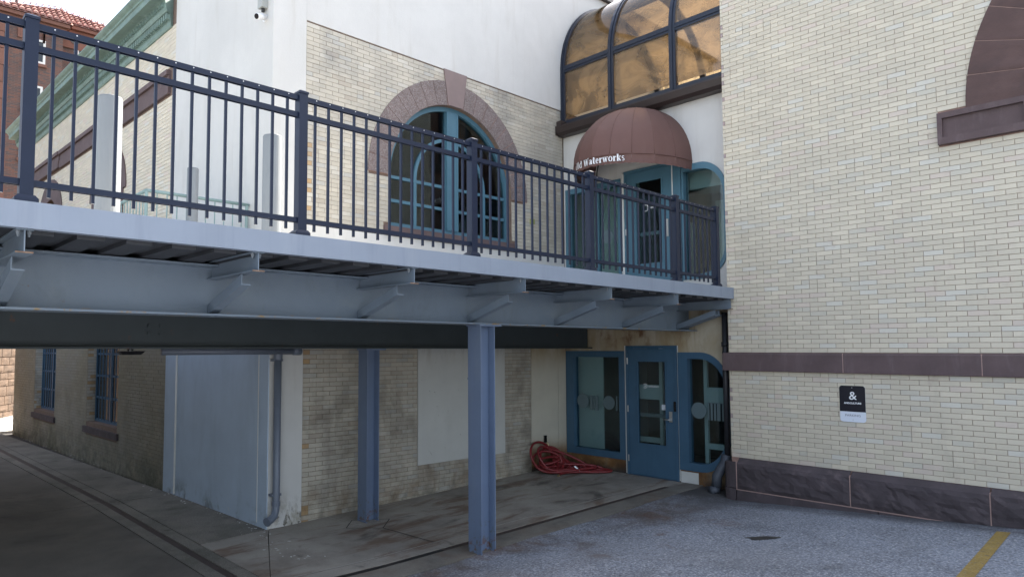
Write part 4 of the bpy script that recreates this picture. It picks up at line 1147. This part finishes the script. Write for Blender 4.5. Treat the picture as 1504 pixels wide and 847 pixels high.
# ---------------------------------------------------------------- picket fence on the bridge
fe = thing('picket_fence', 'black metal picket fence with three rails along the edge of the footbridge', 'fence', (5.2, 4.82, .90))
PX = [-1.083, .825, 2.735, 4.644, 6.553, 8.462, 9.58]
PY = 4.82
pm = MB(); pm.box(-.038, .038, -.038, .038, 0, 1.15)
pme, pcc = pm.mesh('post', M['fence'])
cm_ = MB(); cm_.box(-.043, .043, -.043, .043, 1.1505, 1.168); cm_.hexa([(-.043, -.043, 1.168), (.043, -.043, 1.168), (.043, .043, 1.168), (-.043, .043, 1.168), (-.02, -.02, 1.182), (.02, -.02, 1.182), (.02, .02, 1.182), (-.02, .02, 1.182)])
cme, ccc = cm_.mesh('post_cap', M['fence'])
fm = MB(); fm.box(-.066, .066, -.05, .066, .0005, .022); fm.hexa([(-.066, -.05, .022), (.066, -.05, .022), (.066, .066, .022), (-.066, .066, .022), (-.046, -.045, .042), (.046, -.045, .042), (.046, .046, .042), (-.046, .046, .042)])
fme, fcc = fm.mesh('base_cover', M['fence'])
for x in PX:
    p = link('post', pme, pcc + Vector((x, PY, .90)), fe)
    link('post_cap', cme, ccc + Vector((x, PY, .90)), p)
    link('base_cover', fme, fcc + Vector((x, PY, .90)), p)
pk = MB(); pk.box(-.0095, .0095, -.0095, .0095, .945, 2.012)
pkm, pkc = pk.mesh('picket', M['fence'])
scw = MB()
for x0, x1 in zip(PX, PX[1:]):
    for z0, z1, nm in ((1.995, 2.036, 'top_rail'), (1.855, 1.896, 'middle_rail'), (1.003, 1.042, 'bottom_rail')):
        b = MB()
        # U-channel rail: two sides and a top
        b.box(x0 + .038, x1 - .038, PY - .019, PY - .0165, z0, z1 - .003); b.box(x0 + .038, x1 - .038, PY + .0165, PY + .019, z0, z1 - .003); b.box(x0 + .038, x1 - .038, PY - .019, PY + .019, z1 - .003, z1)
        b.build(nm, M['fence'], fe)
    n = 14 if x1 - x0 > 1.5 else 8
    for i in range(n):
        x = x0 + (x1 - x0) * (i + 1) / (n + 1)
        link('picket', pkm, pkc + Vector((x, PY, 0)), fe)
        scw.tube([(x, PY - .0185, 2.022), (x, PY - .0225, 2.022)], .0045, 6)
scw.build('screw_head', M['screw'], fe, 'stuff')

# bollards on the deck
for (x, y, r, zt, lab) in ((1.785, 6.64, .108, 2.29, 'thickest pale grey bollard behind the fence, nearest to the leftmost fence post'),
                           (3.284, 8.50, .070, 2.27, 'thin pale grey bollard in front of the corner of the green handrail'),
                           (3.615, 7.02, .105, 2.40, 'pale grey bollard in front of the white stucco block, left of the second fence post')):
    t = thing('bollard', lab, 'bollard', (x, y, .893), 'bollards on the footbridge deck')
    b = MB(); b.tube([(x, y, .894), (x, y, zt)], r, 28); b.build('tube', M['galv'], t, smooth=False)
    b = MB(); b.tube([(x, y, zt + .0005), (x, y, zt + .012)], r - .004, 28); b.build('cap', M['galv'], t)
    for o in t.children[:1]:
        for p in o.data.polygons: p.use_smooth = abs(p.normal.z) < .5
# green handrail round the light well
hr = thing('green_handrail', 'thin pale green handrail round the opening beside the white stucco block', 'railing', (2.85, 8.74, .893))
for path, nm in (([(4.16, 8.74, 1.97), (2.80, 8.74, 1.97)], 'rail'), ([(2.80, 8.74, 1.97), (2.80, 15.9, 1.97)], 'rail'), ([(4.16, 8.74, 1.02), (2.80, 8.74, 1.02)], 'rail'), ([(2.80, 8.74, 1.02), (2.80, 15.9, 1.02)], 'rail')):
    b = MB(); b.tube(path, .022 if path[0][2] > 1.5 else .014, 8); b.build(nm, M['greenrail'], hr, smooth=True)
bal = MB(); bal.tube([(0, 0, 1.02), (0, 0, 1.955)], .008, 6); bme, bcc = bal.mesh('baluster', M['greenrail'])
for i in range(10): link('baluster', bme, bcc + Vector((2.93 + i * .125, 8.74, 0)), hr)
for i in range(56): link('baluster', bme, bcc + Vector((2.80, 8.865 + i * .125, 0)), hr)
for x, y in ((2.80, 8.74), (4.13, 8.74), (2.80, 11.1), (2.80, 13.5), (2.80, 15.9)):
    b = MB(); b.tube([(x, y, .894), (x, y, 1.96)], .022, 8); b.build('post', M['greenrail'], hr)

# ---------------------------------------------------------------- pipes, lamps, camera
dp = thing('downpipe', 'grey drainpipe with elbow foot on the white stucco corner under the footbridge', 'drainpipe', (4.29, 8.09, -2.25))
b = MB(); b.tube([(2.8, 8.075, -.03), (4.6, 8.075, -.03)], .042, 12); b.tube([(4.5, 8.075, -.03), (4.61, 8.075, -.03)], .052, 12); b.build('collector_pipe', M['pipe'], dp, smooth=True)
b = MB(); b.tube([(4.29, 8.09, -.06), (4.29, 8.09, -1.98), (4.285, 8.085, -2.05), (4.25, 8.06, -2.12), (4.19, 8.03, -2.15), (4.12, 8.0, -2.165)], .048, 14); b.build('pipe', M['pipe'], dp, smooth=True)
for q0, q1, r in (((4.29, 8.09, -.065), (4.29, 8.09, -.14), .058), ((4.29, 8.09, -1.95), (4.29, 8.09, -2.0), .056), ((4.14, 8.01, -2.16), (4.115, 8.0, -2.166), .056)):
    b = MB(); b.tube([q0, q1], r, 14); b.build('coupling', M['pipe'], dp)
b = MB(); b.mbox(wf, 4.22, 4.36, -.16, -.13, .015, .10); b.mbox(wf, 4.22, 4.36, -1.88, -1.85, .015, .10); b.build('bracket', M['pipe'], dp)
bp = thing('downpipe', 'black drainpipe at the left edge of the cream brick wing ending in grey elbows', 'drainpipe', (10.14, 5.03, -2.1))
b = MB(); b.tube([(10.17, 5.01, .55), (10.17, 5.01, -.02), (10.15, 5.005, -.06), (10.15, 5.005, -1.62)], .042, 12); b.build('pipe', M['blackpipe'], bp, smooth=True)
b = MB(); b.tube([(10.17, 5.01, .10), (10.17, 5.01, .03)], .056, 12); b.build('coupling', M['blackpipe'], bp, smooth=True)
b = MB(); b.tube([(10.14, 5.02, -1.60), (10.13, 5.04, -1.72), (10.09, 5.09, -1.82), (10.05, 5.13, -1.92), (10.04, 5.14, -2.08)], .072, 12); b.build('elbow', M['elbow'], bp, smooth=True)
b = MB(); b.tube([(10.05, 5.12, -2.12), (9.93, 5.16, -2.12)], .056, 14); b.tube([(9.93, 5.16, -2.12), (9.915, 5.165, -2.12)], .064, 14); b.build('cleanout_cap', M['elbow'], bp, smooth=True)
# floodlight hanging under the far girder
fl = thing('floodlight', 'small black floodlight hanging below the dark girder above the alley', 'light fixture', (2.3, 7.55, -.05))
b = MB(); b.tube([(2.30, 7.56, 0.001), (2.30, 7.56, -.02)], .03, 10); b.build('bracket', M['lens'], fl)
b = MB(); b.hexa([(2.21, 7.5, -.06), (2.39, 7.5, -.06), (2.39, 7.6, -.06), (2.21, 7.6, -.06), (2.17, 7.48, -.022), (2.43, 7.48, -.022), (2.43, 7.62, -.022), (2.17, 7.62, -.022)]); b.build('housing', M['lens'], fl)
# camera and box on the stucco block
sc_ = thing('security_camera', 'white bullet security camera on the stucco corner near the top of the photo', 'security camera', ws(.20, 4.48, .03))
b = MB(); b.tube([ws(.20, 4.48, .016), ws(.20, 4.48, .035)], .05, 14); b.build('mount', M['white_plastic'], sc_)
b = MB(); b.tube([ws(.20, 4.48, .035), ws(.19, 4.47, .07)], .018, 8); b.build('arm', M['white_plastic'], sc_)
h0, h1 = ws(.16, 4.475, .055), ws(.12, 4.425, .19)
b = MB(); b.tube([h0, h1], .042, 16); b.build('housing', M['white_plastic'], sc_, smooth=True)
b = MB(); b.tube([h1, h1 + (h1 - h0).normalized() * .006], .036, 16); b.build('lens', M['lens'], sc_)
jb = thing('junction_box', 'small grey metal box on the stucco block above the security camera', 'electrical box', ws(.19, 4.75, .02))
b = MB(); b.mbox(ws, .13, .25, 4.60, 4.88, .016, .11); b.build('box', M['box_grey'], jb)
b = MB(); b.tube([ws(.19, 4.60, .06), ws(.19, 4.555, .06)], .024, 10); b.build('nozzle', M['iron'], jb)
# outdoor socket above the hose
so = thing('wall_tap', 'small dark tap fitting on the white wall above the red hose', 'tap', (9.66, 8.15, -1.62))
b = MB(); b.mbox(wf, 9.635, 9.685, -1.69, -1.56, .014, .05); b.build('body', M['lens'], so)
b = MB(); b.tube([(9.67, 8.12, -1.68), (9.69, 8.09, -1.74)], .014, 8); b.build('spout', M['brass'], so)

# ---------------------------------------------------------------- red hose
ho = thing('red_hose', 'heap of coiled red hose on the floor in the corner below the wall tap', 'hose', (9.6, 7.75, -2.17))
hp = []
rh = random.Random(3)
def loop(c, ra, rb, ang, tilt, n, turns, wob, zbase):
    out = []
    for i in range(n):
        a = 2 * math.pi * turns * i / n
        u, v = ra * math.cos(a), rb * math.sin(a)
        x = u * math.cos(ang) - v * math.sin(ang) * math.cos(tilt)
        y = u * math.sin(ang) + v * math.cos(ang) * math.cos(tilt)
        z = v * math.sin(tilt)
        k = wob * math.sin(a * 1.7 + c[0] * 9)
        px_, py_ = c[0] + x + k, min(c[1] + y + k * .7, 8.135)
        out.append(Vector((min(px_, 10.24), py_, max(c[2] + z, ground_z(px_, py_) + zbase))))
    return out
hp = [Vector((9.69, 8.09, -1.74)), Vector((9.72, 8.06, -1.80)), Vector((9.735, 8.06, -1.93)), Vector((9.72, 8.03, -2.02))]
hp += loop((9.38, 7.98, -1.89), .33, .29, .05, 1.15, 44, 2.1, .02, .02)
hp += loop((9.62, 7.95, -1.95), .30, .25, -.15, 1.05, 36, 1.9, .03, .02)
hp += loop((9.42, 7.88, -1.97), .34, .24, -.3, .85, 40, 2.1, .03, .02)
hp += loop((9.85, 7.50, -2.12), .58, .17, -.85, .12, 30, 1.6, .03, .03)
hp += loop((9.62, 7.66, -2.11), .46, .20, -.6, .25, 32, 1.8, .03, .05)
hp += loop((9.92, 7.46, -2.12), .48, .12, -.95, .08, 30, 1.6, .02, .02)
hp += loop((9.58, 7.72, -2.06), .48, .23, -.75, .25, 40, 2.6, .03, .07)
hp += loop((9.50, 7.80, -2.00), .36, .22, -.2, .5, 34, 2.1, .03, .05)
hp += loop((9.44, 7.90, -1.92), .30, .27, .2, .95, 40, 2.3, .03, .03)
hp += loop((9.72, 7.62, -2.09), .50, .18, -.7, .2, 36, 2.2, .03, .08)
hp += [Vector((9.45, 7.6, -2.14)), Vector((9.33, 7.57, -2.155))]
def spline(P, k=4):
    out = []
    for i in range(len(P) - 1):
        p0, p1, p2, p3 = P[max(i - 1, 0)], P[i], P[i + 1], P[min(i + 2, len(P) - 1)]
        for j in range(k):
            t = j / k
            out.append(.5 * ((2 * p1) + (p2 - p0) * t + (2 * p0 - 5 * p1 + 4 * p2 - p3) * t * t + (3 * p1 - p0 - 3 * p2 + p3) * t ** 3))
    return out + [P[-1]]
# soften the jumps between coils
sm = hp[:3] + [(hp[i - 2] + hp[i - 1] + hp[i] + hp[i + 1] + hp[i + 2]) / 5 for i in range(3, len(hp) - 2)] + hp[-2:]
b = MB(); b.tube(spline(sm, 3), .020, 8); b.build('tube', M['hose'], ho, smooth=True)
b = MB(); b.tube([hp[-1], hp[-1] + Vector((-.05, -.02, -.003))], .02, 8); b.build('coupling', M['brass'], ho)
b = MB(); b.tube([(9.66, 7.50, -2.03), (9.70, 7.42, -2.10)], .022, 10); b.build('coupling', M['chrome'], ho)

# ================================================================== FAR BACKGROUND
rb = thing('red_brick_building', 'tall red brown brick building with clay tiled roof beyond the alley', 'building', (4, 62, -2.3))
def face(y): return lambda u, z, d: Vector((u, y - d, z))
fa, fb = face(60), face(62.5)
E_ = 25.85
E2 = 27.0
b = MB(); b.box(-14, 12.5, 60.0, 75, -2.4, E_ - .3); b.build('wall', M['redbrick'], rb)
b = MB(); b.box(12.51, 26, 62.5, 75, -2.4, E2 - .3); b.build('wall', M['redbrick'], rb)
b = MB(); b.mbox(fa, -14.3, 12.9, E_ - .3, E_ - .02, -8, .4); b.mbox(fa, -14.2, 12.7, E_ - .55, E_ - .32, -8, .15); b.build('cornice', M['redstone'], rb)
b = MB(); b.mbox(fb, 13.0, 26.4, E2 - .3, E2 - .02, -8, .4); b.mbox(fb, 12.95, 26.2, E2 - 1.9, E2 - .32, -8, .12); b.build('cornice', M['redstone'], rb)
for (u, z0, z1, mp) in ((10.6, 22.25, 24.15, fa), (10.5, 18.5, 20.45, fa), (10.4, 14.6, 16.5, fa), (14.75, 23.4, 25.4, fb), (14.75, 19.4, 21.4, fb)):
    b = MB(); b.plate(mp, rect(u - .69, u + .69, z0, z1), [rect(u - .52, u - .05, z0 + .16, (z0 + z1) / 2 - .05), rect(u + .05, u + .52, z0 + .16, (z0 + z1) / 2 - .05), rect(u - .52, u - .05, (z0 + z1) / 2 + .05, z1 - .16), rect(u + .05, u + .52, (z0 + z1) / 2 + .05, z1 - .16)], -.1, .06)
    f = b.build('window_frame', M['white_trim'], rb)
    b = MB(); b.mbox(mp, u - .66, u + .66, z0 + .05, z1 - .05, .001, .02); b.build('pane', M['oldglass'], f)
    b = MB(); b.mbox(mp, u - .8, u + .8, z0 - .25, z0 - .02, 0, .16); b.build('window_sill', M['redstone'], f)
for i in range(18):
    b = MB(); b.mbox(fa, 7.6, 8.85 if i % 2 else 8.5, 2 + i * 1.30, 3.25 + i * 1.30, 0, .08); b.build('quoin', M['redstone'], rb)
for u in (9.1, 9.95, 10.8, 11.5):
    b = MB(); b.plate(fa, [(u - .42, E_ - 1.9), (u - .27, E_ - 1.9), (u - .27, E_ - 1.1)] + arcpts(u, E_ - 1.1, .27, 180, 0, 8)[1:-1] + [(u + .27, E_ - 1.1), (u + .27, E_ - 1.9), (u + .42, E_ - 1.9), (u + .42, E_ - .57), (u - .42, E_ - .57)], [], 0, .1); b.build('arch_moulding', M['redstone'], rb)
b = MB(); b.plate(fb, arcpts(13.9, 25.9, .4, 0, 342, 19), [], 0, .15); b.build('roundel', M['interior_dark'], rb)
# clay tiles: half-round rows running up the slopes
def tiled(u0, u1, yf, z0, rise, name):
    b = MB()
    nt_ = int((u1 - u0) / .46)
    for i in range(nt_):
        u = u0 + (i + .5) * (u1 - u0) / nt_
        r_ = rise(u)
        if r_ < .1: continue
        segs = max(2, int(r_ / .32))
        for j in range(segs):
            fa_, fb_ = r_ * j / segs, r_ * (j + 1) / segs
            A_ = [(u + .2 * math.cos(R(a)), yf + 1.19 * fa_, z0 + fa_ + .14 + .2 * math.sin(R(a))) for a in (180, 135, 90, 45, 0)]
            B_ = [(u + .2 * math.cos(R(a)), yf + 1.19 * fb_, z0 + fb_ + .02 + .2 * math.sin(R(a))) for a in (180, 135, 90, 45, 0)]
            b.add(A_ + B_, [(k_, k_ + 1, k_ + 6, k_ + 5) for k_ in range(4)])
            if j == 0: b.add(A_, [(0, 1, 2, 3, 4)])
    return b.build(name, M['tile'], rb, 'stuff')
def r1(u): return .73 + .35 * (u - 8.15) if u < 12.6 else 2.29 - .17 * (u - 12.6)
def r2(u): return 1.9 - .12 * (u - 13)
tiled(-2, 13.1, 59.5, E_, r1, 'roof_tile')
tiled(13.0, 26.5, 62.0, E2, r2, 'roof_tile')
b = MB()
b.add([(6.1, 59.5, E_), (13.1, 59.5, E_), (12.9, 62.2, E_ + 2.25), (8.15, 60.4, E_ + .73)], [(0, 1, 2, 3)])
b.add([(13.1, 59.5, E_), (13.1, 75, E_), (12.9, 72, E_ + 2.2), (12.9, 62.2, E_ + 2.25)], [(0, 1, 2, 3)])
b.add([(-14.3, 59.5, E_), (6.1, 59.5, E_), (8.15, 60.4, E_ + .73), (12.9, 62.2, E_ + 2.25), (12.9, 72, E_ + 2.2), (-14.3, 75, E_)], [(0, 1, 2, 3, 4, 5)])
b.add([(13, 62, E2), (26.5, 62, E2), (26.5, 62.4, E2 + .28), (13, 64.2, E2 + 1.9)], [(0, 1, 2, 3)])
b.add([(13, 64.2, E2 + 1.9), (26.5, 62.4, E2 + .28), (26.5, 75, E2 + .2), (13, 75, E2 + 1.8)], [(0, 1, 2, 3)])
b.build('roof', M['tile'], rb)
b = MB(); b.tube([(9.45, 61.5, E_ + .2), (9.45, 61.5, E_ + 1.9)], .12, 10); b.tube([(9.45, 61.5, E_ + 1.9), (9.45, 61.5, E_ + 2.15)], .22, 10); b.build('roof_vent', M['iron'], rb)
# rubble wall closing the alley
rw = thing('rubble_stone_wall', 'sunlit brown rubble stone wall at the far end of the alley', 'wall', (3.4, 30, -2.3))
rg = random.Random(21)
def wq(u, z, d): return Vector((2.0, 31.5, 0)) + Vector((.62, -.785, 0)) * u - Vector((-.785, -.62, 0)) * (-d) * 1.0 + Vector((0, 0, z))
def wq(u, z, d):
    t_ = Vector((.55, .835, 0)); n_ = Vector((.835, -.55, 0))
    return Vector((2.2, 24.0, 0)) + t_ * u + n_ * d + Vector((0, 0, z))
b = MB(); b.mbox(wq, -6, 12, -2.4, 3.2, -.6, 0); b.build('backing', M['mortar_f'], rw)
z = -2.35
while z < 3.1:
    h = rg.uniform(.22, .42); u = -6 + rg.uniform(0, .3)
    while u < 11.9:
        w_ = rg.uniform(.3, .8)
        b = MB(); rock_face(b, wq, u + .012, min(u + w_, 12) - .012, z + .012, z + h - .012, -.05, .05, rg, .04, 4, 3)
        me, cc = b.mesh('stone', M['rubble'])
        link('stone', me, cc, rw)
        u += w_
    z += h
